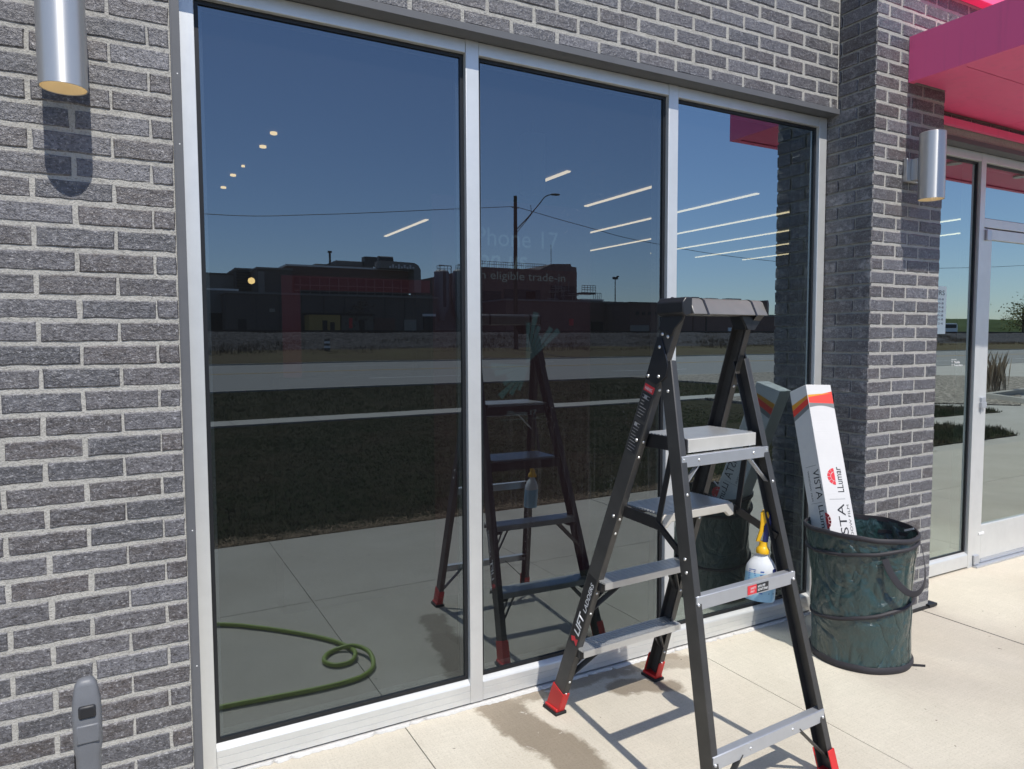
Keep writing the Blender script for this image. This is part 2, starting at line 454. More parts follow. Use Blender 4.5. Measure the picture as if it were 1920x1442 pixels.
g = MB(); g.box(-80, 500, -420, -81.5, 1.2, 1.60)
struct('factory_yard', g, plain('yard_dirt', (0.15, 0.135, 0.115), 0.9, 0, 0.2, 0.3, 0.3))
# the road in front of the shop
g = MB(); g.box(-80, 420, -45.8, -19.5, -0.3, -0.05)
struct('road', g, ROAD)
g = MB()
for k in range(-4, 30):
    g.box(k * 12.0 - 3.5, k * 12.0 + 1.2, -25.1, -24.95, -0.048, -0.044)
    g.box(k * 12.0 - 1.5, k * 12.0 + 2.2, -39.6, -39.45, -0.048, -0.044)
struct('lane_marking', g, plain('white_road_paint', (0.7, 0.7, 0.68), 0.7))
g = MB(); g.box(-80, 420, -32.55, -32.42, -0.048, -0.044); g.box(-80, 420, -32.85, -32.72, -0.048, -0.044)
struct('centre_line', g, plain('yellow_road_paint', (0.55, 0.33, 0.04), 0.7))
g = MB(); g.box(-80, 420, -19.5, -19.35, -0.3, 0.02)
struct('kerb', g, CONC2)
g = MB(); g.box(-80, 420, -45.95, -45.8, -0.3, 0.04)
struct('kerb', g, CONC2)
# sidewalk along the building: cast slabs between saw cuts
base = MB(); base.box(-40, 60, -2.69, 0.6, -0.35, -0.014)
SW = struct('sidewalk', base, plain('joint_dirt', (0.11, 0.095, 0.075), 0.95))
xs = [0.73 + 1.415 * k for k in range(-4, 11)]
ys = [(0.40, -1.345), (-1.345, -2.70)]
for i in range(len(xs) - 1):
    for (ya, yb) in ys:
        m = MB(); gl = 0.0045 if i == 6 else 0.0013; gr = 0.0045 if i == 5 else 0.0013
        m.box(xs[i] + gl, xs[i + 1] - gr, yb + (0.0015 if yb > -2 else 0), ya - (0.0015 if ya < 0 else 0), -0.10, 0.0)
        s_ = m.build('slab', CONC, SW, bevel=0.002)
for (xa, xb) in ((-40, xs[0]), (xs[-1], 60)):
    m = MB(); m.box(xa + .003, xb - .003, -2.70, 0.4, -0.10, 0.0); m.build('slab', CONC, SW, bevel=0.004)
# entrance plaza and the parking lot apron to the right, second footpath, lawn
m = MB(); m.prism([(8.9, -2.703), (60, -2.703), (60, -19.34), (24.5, -19.34), (22.2, -10.6), (15.7, -6.75), (12.2, -6.75), (12.0, -4.75), (8.9, -4.6)], (0, 0, -0.2), (1, 0, 0), (0, 1, 0), (0, 0, 1), 0.196)
struct('entrance_path', m, CONC2)
m = MB(); m.box(-80, 17.0, -11.25, -10.5, -0.25, -0.006)
P2 = MB()
PATH = struct('path', m, plain('path_joint', (0.12, 0.10, 0.08), 0.95))
for k in range(-8, 12):
    m = MB(); m.box(k * 1.5 - 1.496, k * 1.5 - 0.004, -11.27, -10.48, -0.12, 0.0)
    m.build('slab', CONC2, PATH)
m = MB()
m.prism([(15.75, -6.7), (16.75, -5.5), (22.2, -8.1), (30, -10.2), (24.4, -19.3), (17.1, -19.3), (17.1, -10.4), (12.4, -10.4), (12.4, -6.9)], (0, 0, -0.2), (1, 0, 0), (0, 1, 0), (0, 0, 1), 0.22)
struct('gravel_bed', m, GRAVEL)
m = MB()
for a, b in (((17.0, -5.2, 0.05), (18.15, -6.89, 0.05)), ((18.15, -6.89, 0.05), (20.74, -7.31, 0.05)), ((20.74, -7.31, 0.05), (27, -8.2, 0.05))):
    m.bar(a, b, 0.15, 0.16, (0, 0, 1))
struct('bed_edging', m, CONC2)
lawn_polys = [[(-60, -2.705), (8.9, -2.705), (8.9, -4.6), (12.0, -4.75), (12.2, -6.75), (12.3, -10.47), (-60, -10.47)],
              [(-60, -11.28), (17.0, -11.28), (17.0, -19.34), (-60, -19.34)],
              [(8.9, -2.98), (11.56, -3.04), (12.05, -3.5), (11.9, -4.42), (8.9, -4.42)],
              [(12.3, -5.1), (14.95, -4.98), (15.2, -5.4), (15.0, -6.35), (12.3, -6.4)]]
m = MB()
for q, z in zip(lawn_polys, (-0.03, -0.03, 0.01, 0.01)):
    m.prism(q, (0, 0, z - 0.1), (1, 0, 0), (0, 1, 0), (0, 0, 1), 0.1)
struct('lawn', m, SOIL)

def inside(poly, x, y):
    c = False; j = len(poly) - 1
    for i in range(len(poly)):
        (xi, yi), (xj, yj) = poly[i], poly[j]
        if (yi > y) != (yj > y) and x < (xj - xi) * (y - yi) / (yj - yi) + xi: c = not c
        j = i
    return c
m = MB(); rng = random.Random(3)
def tuft(m, x, y, z, h, n, sp):
    for _ in range(n):
        a = rng.uniform(0, 6.283); w = 0.0025 + h * 0.035; l = rng.uniform(0.4, 1.0) * sp
        bx, by = x + rng.uniform(-sp, sp) * 0.6, y + rng.uniform(-sp, sp) * 0.6
        ca, sa = math.cos(a), math.sin(a); hh = h * rng.uniform(0.55, 1.15)
        m.add([(bx - sa * w, by + ca * w, z), (bx + sa * w, by - ca * w, z), (bx + ca * l, by + sa * l, z + hh)], [(0, 1, 2)])
for _ in range(36000):
    y = -2.72 - 7.7 * rng.random() ** 1.5; x = rng.uniform(-1.2, 9.0) + (-(y + 2.7)) * rng.uniform(-0.1, 0.45)
    if inside(lawn_polys[0], x, y) and not (x > 8 and y > -6.5 and y < -4.5): tuft(m, x, y, -0.03, rng.uniform(0.018, 0.038), 6, 0.045)
for _ in range(12000):
    y = rng.uniform(-19.2, -11.35); x = rng.uniform(-1, 17)
    tuft(m, x, y, -0.03, rng.uniform(0.04, 0.09), 4, 0.09)
for q, cnt in ((lawn_polys[2], 1600), (lawn_polys[3], 1600)):
    xs_ = [a[0] for a in q]; ys_ = [a[1] for a in q]
    for _ in range(cnt):
        x, y = rng.uniform(min(xs_), max(xs_)), rng.uniform(min(ys_), max(ys_))
        if inside(q, x, y): tuft(m, x, y, 0.01, rng.uniform(0.04, 0.10), 5, 0.05)
m.build('grass', GRASS, kind='stuff')
m = MB(); rng = random.Random(21)
for _ in range(9000):       # flattened dead thatch along the pavement edge
    x = rng.uniform(-1.0, 9.0); y = -2.70 - abs(rng.gauss(0, 0.10)) - 0.01; a = rng.uniform(0, 6.283); l = rng.uniform(0.03, 0.10); w = rng.uniform(0.0015, 0.004)
    ca, sa = math.cos(a), math.sin(a); z = rng.uniform(-0.026, 0.012)
    m.add([(x - sa * w, y + ca * w, z), (x + sa * w, y - ca * w, z), (x + ca * l, min(y + sa * l, -2.69), z + rng.uniform(-0.01, 0.02))], [(0, 1, 2)])
m.build('thatch', plain('dead_thatch', (0.30, 0.22, 0.14), 0.9, 0, 0.1, 0.4, 9), kind='stuff')
m = MB(); rng = random.Random(9)
for _ in range(16000):
    y = rng.uniform(-66.5, -52.5); x = rng.uniform(-6, 120)
    dens = math.sin(x * 0.23) + math.sin(x * 0.61 + y * 0.5) + math.sin(y * 1.1 + x * 0.1)
    if dens < -0.9 + max(0, -(y + 60)) * 0.25: continue
    z = 0.44 + (-(y + 52.5)) * 0.075 + max(0, -(y + 62)) * 0.10
    tuft(m, x, y, z - 0.05, rng.uniform(0.12, 0.5) * (0.6 + 0.3 * max(0, dens)), 3, 0.22)
m.build('weeds', STRAW, kind='stuff')

# ================================================================== BRICKWORK
CZ = 0.0677            # course height
Z0 = 2.40 - 35 * CZ    # lowest bed joint used
def brick_mesh(sx, sy, sz, seed):
    """one brick, centred, slightly irregular, chamfered"""
    rn = random.Random(seed); b = 0.004
    def j(a=0.0011): return rn.uniform(-a, a)
    vs = []; fs = []
    # front ring (y = -sy/2) inner, then chamfer ring, then back ring
    hx, hy, hz = sx / 2, sy / 2, sz / 2
    n = 7
    per = []
    for i in range(n): per.append((-hx + 2 * hx * i / n, -hz))
    for i in range(2): per.append((hx, -hz + 2 * hz * i / 2))
    for i in range(n): per.append((hx - 2 * hx * i / n, hz))
    for i in range(2): per.append((-hx, hz - 2 * hz * i / 2))
    k = len(per); dev = [(j(0.0016), j(0.0014)) for _ in per]
    for (x, z), (dx, dz) in zip(per, dev):
        fx = max(0, 1 - b / hx); fz = max(0, 1 - b / hz)
        vs.append((x * fx + dx, -hy + j(0.0006), z * fz + dz))
    for (x, z), (dx, dz) in zip(per, dev): vs.append((x + dx, -hy + b, z + dz))
    for (x, z) in per: vs.append((x, hy, z))
    fs.append(tuple(range(k)))
    for r_ in range(2):
        for i in range(k): fs.append((r_ * k + i, (r_ + 1) * k + i, (r_ + 1) * k + (i + 1) % k, r_ * k + (i + 1) % k))
    me = bpy.data.meshes.new('brick'); me.from_pydata(vs, [], fs)
    bm = bmesh.new(); bm.from_mesh(me); bmesh.ops.recalc_face_normals(bm, faces=bm.faces); bm.to_mesh(me); bm.free()
    me.materials.append(BRICK); return me
_bm = {}
def get_brick(sx, sy, sz, seed):
    key = (round(sx, 3), round(sy, 3), round(sz, 3), seed % 9)
    if key not in _bm: _bm[key] = brick_mesh(*key[:3], seed=hash(key) & 0xffff)
    return _bm[key]
# which bricks fall inside the photograph (they become separate objects, the rest is joined)
def in_view(x, y, z, mg=0.02):
    d = Vector((x, y, z)) - M.translation; w = d.dot(fw)
    if w < 0.1: return False
    f = 24.957 / 36.0
    return abs(f * d.dot(rr) / w) < 0.5 + mg and abs(f * d.dot(uu) / w) < 0.3755 + mg
def lay(root, items):
    """items: (x, y, z, sx, sy, sz) bricks, centre and size"""
    seen = []; rest = MB()
    for it in items:
        x, y, z, sx, sy, sz = it
        ok = any(in_view(x + a * sx / 2, y - sy / 2, z) for a in (-1, 0, 1))
        if ok: seen.append(it)
        else: rest.box(x - sx / 2, x + sx / 2, y - sy / 2, y + sy / 2, z - sz / 2, z + sz / 2)
    seen.sort(key=lambda q: (Vector(q[:3]) - M.translation).length)
    loc = Vector(root.location)
    for i, (x, y, z, sx, sy, sz) in enumerate(seen):
        if i >= 298:
            rest.box(x - sx / 2, x + sx / 2, y - sy / 2, y + sy / 2, z - sz / 2, z + sz / 2); continue
        o = bpy.data.objects.new('brick', get_brick(sx, sy, sz, random.randrange(9)))
        COL.objects.link(o); o.parent = root
        o.location = Vector((x + random.uniform(-.0012, .0012), y + random.uniform(-.0011, .0011), z + random.uniform(-.0010, .0010))) - loc
        o.rotation_euler = (0, random.uniform(-.004, .004), random.uniform(-.003, .003))
    if rest.f: rest.build('brickwork', BRICK, root, kind='stuff')
    return len(seen)
BH = CZ - 0.0128
def mortar_mesh(root, quads):
    m = MB()
    for q in quads: m.box(*q)
    return m.build('mortar', MORTAR, root)

WALL = thing('brick_wall', 'dark grey brick shopfront wall left of and above the tall windows', 'brick wall', (0, 0, 0))
items = []
U = 0.2032; e = 0.0625
for k in range(0, 50):
    z = Z0 + (k + 0.5) * CZ
    odd = k % 2 == 0       # bond alternates
    ends = []
    off = -e if odd else -e - U / 2
    # head joints at off - n*U for the left pier
    if z < 2.588:
        prev = 0.0; x = off
        while prev > -4.2:
            a, b = x, prev
            items.append(((a + b) / 2 + (0.0025 if prev else 0.0), 0.05, z, (b - a) - (0.0105 if prev else 0.006), 0.09, BH)); prev = x; x -= U
    else:
        zz = z; h = BH
        if z - CZ / 2 < 2.605:      # course cut by the lintel plate
            zt = z + CZ / 2 - 0.0062; h = zt - 2.6165; zz = (zt + 2.6165) / 2
            if h < 0.02: continue
        joints = [off + 0.02 + n * U for n in range(-20, 18)]
        joints = [j for j in joints if j < 3.03] + [3.062]
        for a, b in zip(joints, joints[1:]):
            items.append(((a + b) / 2, 0.05, zz, (b - a) - 0.0125, 0.09, h))
nb1 = lay(WALL, items)
mortar_mesh(WALL, [(-4.5, -0.0005, 0.0082, 0.16, -0.05, 2.588), (-4.5, 3.0645, 0.0082, 0.16, 2.6155, 3.5)])
m = MB(); m.prism([(-0.004, 2.588), (0.0985, 2.588), (0.0985, 2.600), (0.0075, 2.600), (0.0075, 2.6145), (-0.004, 2.6145)], (0.0, 0, 0), (0, 1, 0), (0, 0, 1), (1, 0, 0), 3.0645)
m.build('lintel', DKSTEEL, WALL, bevel=0.0012)

# pillar between window and entrance
PX0, PX1, PY = 3.065, 3.635, -0.197
PILL = thing('brick_pillar', 'dark grey brick pillar with a round wall lamp beside the glass entrance', 'pillar', (PX0, PY, 0))
items = []
W3 = (PX1 - PX0); un = W3 / 3
for k in range(0, 50):
    z = Z0 + (k + 0.5) * CZ
    if k % 2 == 1:
        for i in range(3):
            a = PX0 + i * un + (0.0 if i == 0 else 0.005); b = PX0 + (i + 1) * un - (0.0 if i == 2 else 0.005)
            items.append(((a + b) / 2, PY + 0.045, z, b - a, 0.09, BH))
        items.append((PX0 + 0.045, PY + 0.1985, z, 0.09, 0.197, BH))
    else:
        hw = un / 2
        items.append((PX0 + (hw - .005) / 2, PY + 0.0925, z, hw - 0.005, 0.185, BH))
        for i in range(2):
            a = PX0 + hw + i * un + 0.005; b = PX0 + hw + (i + 1) * un - 0.005
            items.append(((a + b) / 2, PY + 0.045, z, b - a, 0.09, BH))
        items.append((PX1 - (hw - .005) / 2, PY + 0.0925, z, hw - 0.005, 0.185, BH))
        items.append((PX0 + 0.045, PY + 0.2465, z, 0.09, 0.101, BH))
lay(PILL, items)
mortar_mesh(PILL, [(PX0 + 0.008, PX1 - 0.003, PY + 0.0032, 0.22, -0.05, 3.5)])
m = MB(); m.box(PX0 - 0.012, PX1 + 0.035, PY - 0.012, PY + 0.05, 0.0, 0.012); m.box(PX1 - 0.02, PX1 + 0.05, PY - 0.018, PY + 0.03, 0.006, 0.02)
m.build('flashing', GASKET, PILL)
# wall above the canopy, and the band over the doors
W2 = thing('brick_wall', 'dark brick wall rising above the magenta canopy', 'brick wall', (PX1, PY, 2.95))
items = []
for k in range(42, 50):
    z = Z0 + (k + 0.5) * CZ
    x = PX1 + 0.005 if k % 2 == 0 else PX1 + 0.005
    first = un - 0.01 if k % 2 == 0 else un / 2 - 0.01
    a = x
    while a < 7.0:
        b = a + (first if a == x else un - 0.01); items.append(((a + b) / 2, PY + 0.045, z, b - a, 0.09, BH)); a = b + 0.01
lay(W2, items)
mortar_mesh(W2, [(PX1 - 0.003, 7.0, PY + 0.0032, 0.2, 2.86, 3.5)])
W3_ = thing('brick_wall', 'shaded brick band over the glass entrance under the canopy', 'brick wall', (PX1, 0, 2.6))
items = []
for k in range(39, 43):
    z = Z0 + (k + 0.5) * CZ
    a = PX1 + (0.004 if k % 2 else 0.1)
    if k % 2 == 0: items.append((PX1 + 0.047, 0.045, z, 0.086, 0.09, BH))
    while a < 7.0:
        b = a + U - 0.0105; items.append(((a + b) / 2, 0.045, z, b - a, 0.09, BH)); a = b + 0.0105
lay(W3_, items)
mortar_mesh(W3_, [(PX1 - 0.0035, 7.0, 0.0032, 0.16, 2.6155, 2.86)])
m = MB(); m.prism([(-0.004, 2.588), (0.0985, 2.588), (0.0985, 2.600), (0.0025, 2.600), (0.0025, 2.6145), (-0.004, 2.6145)], (PX1, 0, 0), (0, 1, 0), (0, 0, 1), (1, 0, 0), 7.0 - PX1)
m.build('lintel', DKSTEEL, W3_)

# ================================================================== TALL SHOP WINDOW
GL_A = mk_glass('dark_filmed_glass', 0.19, (0.22, 0.24, 0.25), (0.80, 0.93, 1.0), 0.22)
GL_B = mk_glass('wetted_filmed_glass', 0.19, (0.22, 0.24, 0.25), (0.80, 0.93, 1.0), 1.0)
GL_C = mk_glass('clear_grey_glass', 0.36, (0.26, 0.30, 0.29), (0.80, 0.95, 1.0), 0.1)
GL_D = mk_glass('green_door_glass', 0.46, (0.36, 0.46, 0.42), (0.86, 0.98, 0.97), 0.12)
CLEAR = mk_clear('glass_body', (0.96, 0.98, 0.97))
YF, YG = 0.067, 0.095
def pane(name, x0, x1, z0, z1, mat, parent, label=None, y=YG):
    m = MB(); m.box(x0, x1, y, y + 0.008, z0, z1)
    m.m = [1] * 6; m.m[2] = 0      # only the outer face mirrors
    return m.build(name, [mat, CLEAR], parent, label=label)
WIN = thing('shop_window', 'tall three pane aluminium framed shop window with dark tinted glass', 'window', (0, YF, 0))
ZH, ZS = 2.538, 0.092
fr = [(0.018, 0.073), (1.012, 1.067), (2.006, 2.061), (3.006, 3.061)]
names = ['jamb', 'mullion', 'mullion', 'jamb']
for (a, b), n in zip(fr, names):
    m = MB(); m.box(a, b, YF, YF + 0.115, 0.012, 2.587); m.build(n, ALU, WIN, bevel=0.0015)
for i in range(3):
    a, b = fr[i][1] + 0.0008, fr[i + 1][0] - 0.0008
    m = MB(); m.box(a, b, YF + 0.001, YF + 0.114, ZH, 2.586); m.build('head_rail', ALU, WIN, bevel=0.0015)
    m = MB(); m.prism([(YF + 0.001, 0.014), (YF + 0.001, 0.034), (YF + 0.003, 0.0345), (YF + 0.003, 0.036), (YF + 0.001, 0.0365), (YF + 0.001, 0.061), (YF + 0.003, 0.0615), (YF + 0.003, 0.063), (YF + 0.001, 0.0635), (YF + 0.001, ZS - 0.006), (YF + 0.004, ZS), (YG - 0.004, ZS + 0.012), (YF + 0.112, ZS + 0.012), (YF + 0.112, 0.014)],
                      (a, 0, 0), (0, 1, 0), (0, 0, 1), (1, 0, 0), b - a)
    m.build('sill_rail', ALU, WIN)
    z0, z1 = ZS + 0.0125, ZH - 0.0005
    gk = MB(); w = 0.014
    gk.box(a, a + w, YG - 0.007, YG - 0.0004, z0, z1); gk.box(b - w, b, YG - 0.007, YG - 0.0004, z0, z1)
    gk.box(a + w, b - w, YG - 0.007, YG - 0.0004, z0, z0 + w); gk.box(a + w, b - w, YG - 0.007, YG - 0.0004, z1 - w, z1)
    gk.build('gasket', GASKET, WIN)
    sp = MB()       # aluminium spacer of the sealed unit, seen through the edge of the pane
    sp.box(a + 0.011, a + 0.026, YG + 0.010, YG + 0.022, z0, z1); sp.box(b - 0.026, b - 0.011, YG + 0.010, YG + 0.022, z0, z1)
    sp.box(a + 0.026, b - 0.026, YG + 0.010, YG + 0.022, z0, z0 + 0.018); sp.box(a + 0.026, b - 0.026, YG + 0.010, YG + 0.022, z1 - 0.018, z1)
    sp.build('spacer', GALV, WIN)
    pane('glass_pane', a, b, z0, z1, (GL_A, GL_B, GL_C)[i], WIN, 'lighter untinted glass pane' if i == 2 else None)
m = MB(); m.box(0.0015, 0.027, 0.006, 0.05, 0.0, 2.587); m.box(0.0, 0.004, 0.004, 0.012, 0, 2.587)
jt = m.build('jamb_trim', DKSTEEL, WIN, bevel=0.001)
m = MB()
for z in (0.42, 0.86, 2.06, 2.27):
    m.lathe((0.017, 0.0062, z), [(0.0022, 0), (0.0018, 0.001)], 10, az=(0, -1, 0), ax=(1, 0, 0))
m.build('screw', WHITE, jt)
# rough white sealant between the sill and the slab
m = MB(); n = 260; rn = random.Random(5)
vs = []; fs = []
ph = [rn.uniform(0, 6) for _ in range(6)]
for i in range(n + 1):
    x = 0.02 + 3.04 * i / n
    w = 0.020 + 0.004 * math.sin(x * 9 + ph[0]) + 0.003 * math.sin(x * 31 + ph[1]) + rn.uniform(-.004, .003)
    if rn.random() < 0.05: w *= 0.45
    h = 0.009 + rn.uniform(-.002, .002)
    vs += [(x, YF + 0.02, 0.006), (x, YF - 0.002, 0.0065), (x, YF - 0.006, h), (x, YF - w * .75, h * 0.75), (x, YF - w, 0.0005)]
fs = [(i * 5 + k, i * 5 + k + 1, (i + 1) * 5 + k + 1, (i + 1) * 5 + k) for i in range(n) for k in range(4)]
m.add(vs, fs); m.build('sealant', SEAL, WIN)

# ================================================================== GLASS ENTRANCE
DFR = thing('door_frame', 'aluminium door frame with glass sidelight and transom beside the brick pillar', 'door frame', (PX1, YF, 0))
m = MB(); m.box(4.488, 4.540, YF, YF + 0.115, 0.0, 2.587); m.build('mullion', ALU, DFR, bevel=0.0015)
m = MB(); m.box(5.520, 5.575, YF, YF + 0.115, 0.0, 2.587); m.build('jamb', ALU, DFR, bevel=0.0015)
m = MB(); m.box(PX1 - 0.02, 3.662, YF, YF + 0.115, 0.0, 2.587); m.build('jamb', ALU, DFR, bevel=0.0015)
for a, b in ((3.663, 4.487), (4.541, 5.519)):
    m = MB(); m.box(a, b, YF + 0.001, YF + 0.114, 2.535, 2.586); m.build('head_rail', ALU, DFR, bevel=0.0015)
m = MB(); m.box(4.541, 5.519, YF + 0.001, YF + 0.114, 2.142, 2.196); m.build('transom_bar', ALU, DFR, bevel=0.0015)
m = MB(); m.prism([(YF + 0.001, 0.012), (YF + 0.001, ZS - 0.006), (YF + 0.004, ZS), (YG - 0.004, ZS + 0.012), (YF + 0.112, ZS + 0.012), (YF + 0.112, 0.012)], (3.663, 0, 0), (0, 1, 0), (0, 0, 1), (1, 0, 0), 0.824)
m.build('sill_rail', ALU, DFR)
m = MB(); m.box(4.541, 5.519, YF - 0.03, YF + 0.11, 0.001, 0.012); m.build('threshold', GALV, DFR)
pane('glass_pane', 3.663, 4.487, ZS + 0.0125, 2.5345, GL_D, DFR)
pane('glass_pane', 4.541, 5.519, 2.1965, 2.5345, GL_D, DFR)
for a, b, z0, z1 in ((3.663, 4.487, ZS + .0125, 2.5345), (4.541, 5.519, 2.1965, 2.5345)):
    gk = MB(); w = 0.014
    gk.box(b - w, b, YG - 0.007, YG - 0.0004, z0, z1); gk.box(a, b - w, YG - 0.007, YG - 0.0004, z1 - w, z1); gk.box(a, b - w, YG - 0.007, YG - 0.0004, z0, z0 + w * .5)
    gk.build('gasket', GASKET, DFR)
    sp = MB(); sp.box(b - 0.028, b - 0.011, YG + 0.010, YG + 0.022, z0, z1); sp.build('spacer', GALV, DFR)
DOOR = thing('entrance_door', 'aluminium and glass entrance door with deep kick plate under the canopy', 'door', (4.545, YF, 0.015))
m = MB(); m.box(4.545, 4.637, YF + 0.004, YF + 0.05, 0.016, 2.136); m.build('stile', ALU, DOOR, bevel=0.002)
m = MB(); m.box(5.425, 5.517, YF + 0.004, YF + 0.05, 0.016, 2.136); m.build('stile', ALU, DOOR, bevel=0.002)
m = MB(); m.box(4.638, 5.424, YF + 0.005, YF + 0.049, 2.070, 2.135); m.build('top_rail', ALU, DOOR, bevel=0.002)
m = MB(); m.box(4.638, 5.424, YF + 0.005, YF + 0.049, 0.040, 0.258); m.build('kick_plate', ALU, DOOR, bevel=0.002)
m = MB(); m.box(4.638, 5.424, YF + 0.001, YF + 0.049, 0.016, 0.0395); m.build('door_sweep', GALV, DOOR)
pane('glass_pane', 4.638, 5.424, 0.2585, 2.0695, GL_D, DOOR, y=YF + 0.02)
m = MB(); m.box(4.563, 4.612, YF - 0.010, YF + 0.004, 1.055, 1.085); m.box(4.558, 4.615, YF - 0.014, YF + 0.004, 1.018, 1.054); m.box(4.572, 4.588, YF - 0.002, YF + 0.004, 0.985, 1.017)
m.build('latch_guard', GALV, DOOR, bevel=0.001)
m = MB(); m.box(4.552, 4.60, YF - 0.014, YF + 0.004, 2.062, 2.128); m.build('pivot_cover', GALV, DOOR, bevel=0.002)
m = MB(); m.box(4.546, 4.60, YF - 0.012, YF + 0.004, 0.016, 0.075); m.build('pivot_cover', GALV, DOOR, bevel=0.002)
m = MB(); m.box(4.605, 4.665, YF - 0.0005, YF + 0.0035, 0.200, 0.214); m.build('sticker', WHITE, DOOR)
m = MB(); m.cyl((5.36, YF - 0.05, 0.95), (5.36, YF - 0.05, 1.25), 0.0125, 14); m.cyl((5.36, YF - 0.05, 0.97), (5.36, YF + 0.022, 0.97), 0.008, 10); m.cyl((5.36, YF - 0.05, 1.23), (5.36, YF + 0.022, 1.23), 0.008, 10)
m.build('pull_handle', GALV, DOOR, smooth=40)
# opening hours on a pale sheet behind the sidelight, and the small door decal
HRS = thing('hours_sign', 'pale opening hours sheet stuck on the sidelight next to the pillar', 'sign', (4.1, YG + 0.011, 1.48))
m = MB(); m.box(3.975, 4.208, YG - 0.0014, YG - 0.0004, 1.483, 1.768); m.build('sheet', plain('pale_green_paper', (0.75, 0.86, 0.80), 0.7), HRS)
text('heading', 'HOURS', BLACKP, HRS, (4.003, YG - 0.0016, 1.715), (1, 0, 0), (0, 0, 1), w=0.185, h=0.028)
for k, d in enumerate(['MON  10-8', 'TUE  10-8', 'WED  10-8', 'THU  10-8', 'FRI  10-8', 'SAT  10-8', 'SUN  12-6']):
    text('lettering', d, BLACKP, HRS, (4.010, YG - 0.0016, 1.684 - k * 0.024), (1, 0, 0), (0, 0, 1), w=0.17, h=0.012)
DEC = thing('door_decal', 'small white lettered decal on the sidelight glass near door height', 'decal', (4.33, YG - 0.001, 1.27))
for k, (b, w) in enumerate([('From opening', 0.05), ('T  Mobile', 0.09), ('T Tuesdays', 0.12)]):
    text('lettering', b, WHITE, DEC, (4.285, YG - 0.0006, 1.322 - k * 0.02), (1, 0, 0), (0, 0, 1), w=w, h=0.016 if k else 0.008, bold=0.01)

# canopy
CAN = thing('canopy', 'magenta metal canopy jutting out over the glass entrance', 'canopy', (3.317, -0.2, 2.728))
m = MB(); m.box(3.317, 7.0, -0.80, -0.796, 2.728, 2.949); m.box(3.317, 3.321, -0.7955, -0.1975, 2.728, 2.949); m.build('fascia', MAGENTA, CAN)
m = MB(); m.box(3.3215, 7.0, -0.7955, -0.1975, 2.936, 2.946); m.build('roof_sheet', MAGENTA, CAN)
m = MB(); m.box(3.3215, 3.357, -0.7955, -0.1975, 2.728, 2.7335); m.box(3.3575, 7.0, -0.7955, -0.76, 2.728, 2.7335); m.build('drip_edge', MAGENTA, CAN)
for x0, x1 in ((3.358, 4.57), (4.574, 5.79), (5.794, 7.0)):
    m = MB(); m.box(x0, x1, -0.7595, -0.442, 2.7375, 2.742); m.build('soffit_panel', MAGENTA, CAN)
    m = MB(); m.box(x0, x1, -0.438, -0.201, 2.7375, 2.742)
    if x0 < PX1: m.box(PX1 + 0.004, x1, -0.2005, -0.003, 2.7375, 2.742)
    else: m.box(x0, x1, -0.2005, -0.003, 2.7375, 2.742)
    m.build('soffit_panel', MAGENTA, CAN)
m = MB(); m.box(PX1 + 0.003, 7.0, -0.03, -0.0055, 2.662, 2.700); m.build('wall_trim', MAGENTA, CAN)
for x in (4.35, 5.2, 6.1):
    m = MB(); m.cyl((x, -0.45, 2.7372), (x, -0.45, 2.722), 0.05, 20); m.build('downlight', LAMP, CAN, smooth=40)
SGN = thing('wall_panel', 'magenta wall panel mounted high above the canopy', 'panel', (3.75, -0.2, 3.1))
m = MB(); m.box(3.40, 7.0, -0.25, -0.1975, 3.216, 3.8); m.build('panel_face', MAGENTA, SGN, bevel=0.003)

# wall lamps
GLOW = emit('lamp_glow', (1.0, 0.70, 0.34), 2.2)
t = NT('lamp_inner'); t.bsdf((0.85, 0.78, 0.62), 0.4, 0.3); LIN = t.m
def wall_lamp(x, y, zb, label):
    L = thing('wall_lamp', label, 'wall lamp', (x, y, zb + 0.16), 'round wall lamps on the brick')
    yc = y - 0.112; r = 0.0585; H = 0.32
    m = MB(); m.lathe((x, yc, zb), [(r - 0.003, 0.012), (r - 0.0028, 0.0), (r, 0.0), (r, H), (r - 0.004, H + 0.003), (0.01, H + 0.003)], 48)
    m.f = m.f[:-2]
    m.m = m.m[:-2]
    m.build('housing', LAMP, L, smooth=35)
    m = MB(); m.lathe((x, yc, zb), [(r - 0.0032, 0.0015), (r - 0.006, 0.03), (0.036, 0.062)], 40); m.f = m.f[:-2]; m.m = m.m[:-2]
    m.build('reflector', LIN, L, smooth=40)
    m = MB(); m.cyl((x, yc, zb + 0.058), (x, yc, zb + 0.061), 0.036, 40); m.build('lens', GLOW, L)
    m = MB(); m.box(x - 0.057, x + 0.057, y - 0.022, y - 0.001, zb + 0.10, zb + 0.214); m.build('wall_plate', LAMP, L, bevel=0.002)
    m = MB(); m.box(x - 0.026, x + 0.026, y - 0.056, y - 0.022, zb + 0.105, zb + 0.21); m.build('arm', LAMP, L, bevel=0.002)
    return L
wall_lamp(-0.274, 0.0, 2.142, 'brushed aluminium cylinder wall lamp on the brick left of the window')
wall_lamp(3.352, PY, 2.138, 'brushed aluminium cylinder wall lamp on the brick pillar by the entrance')

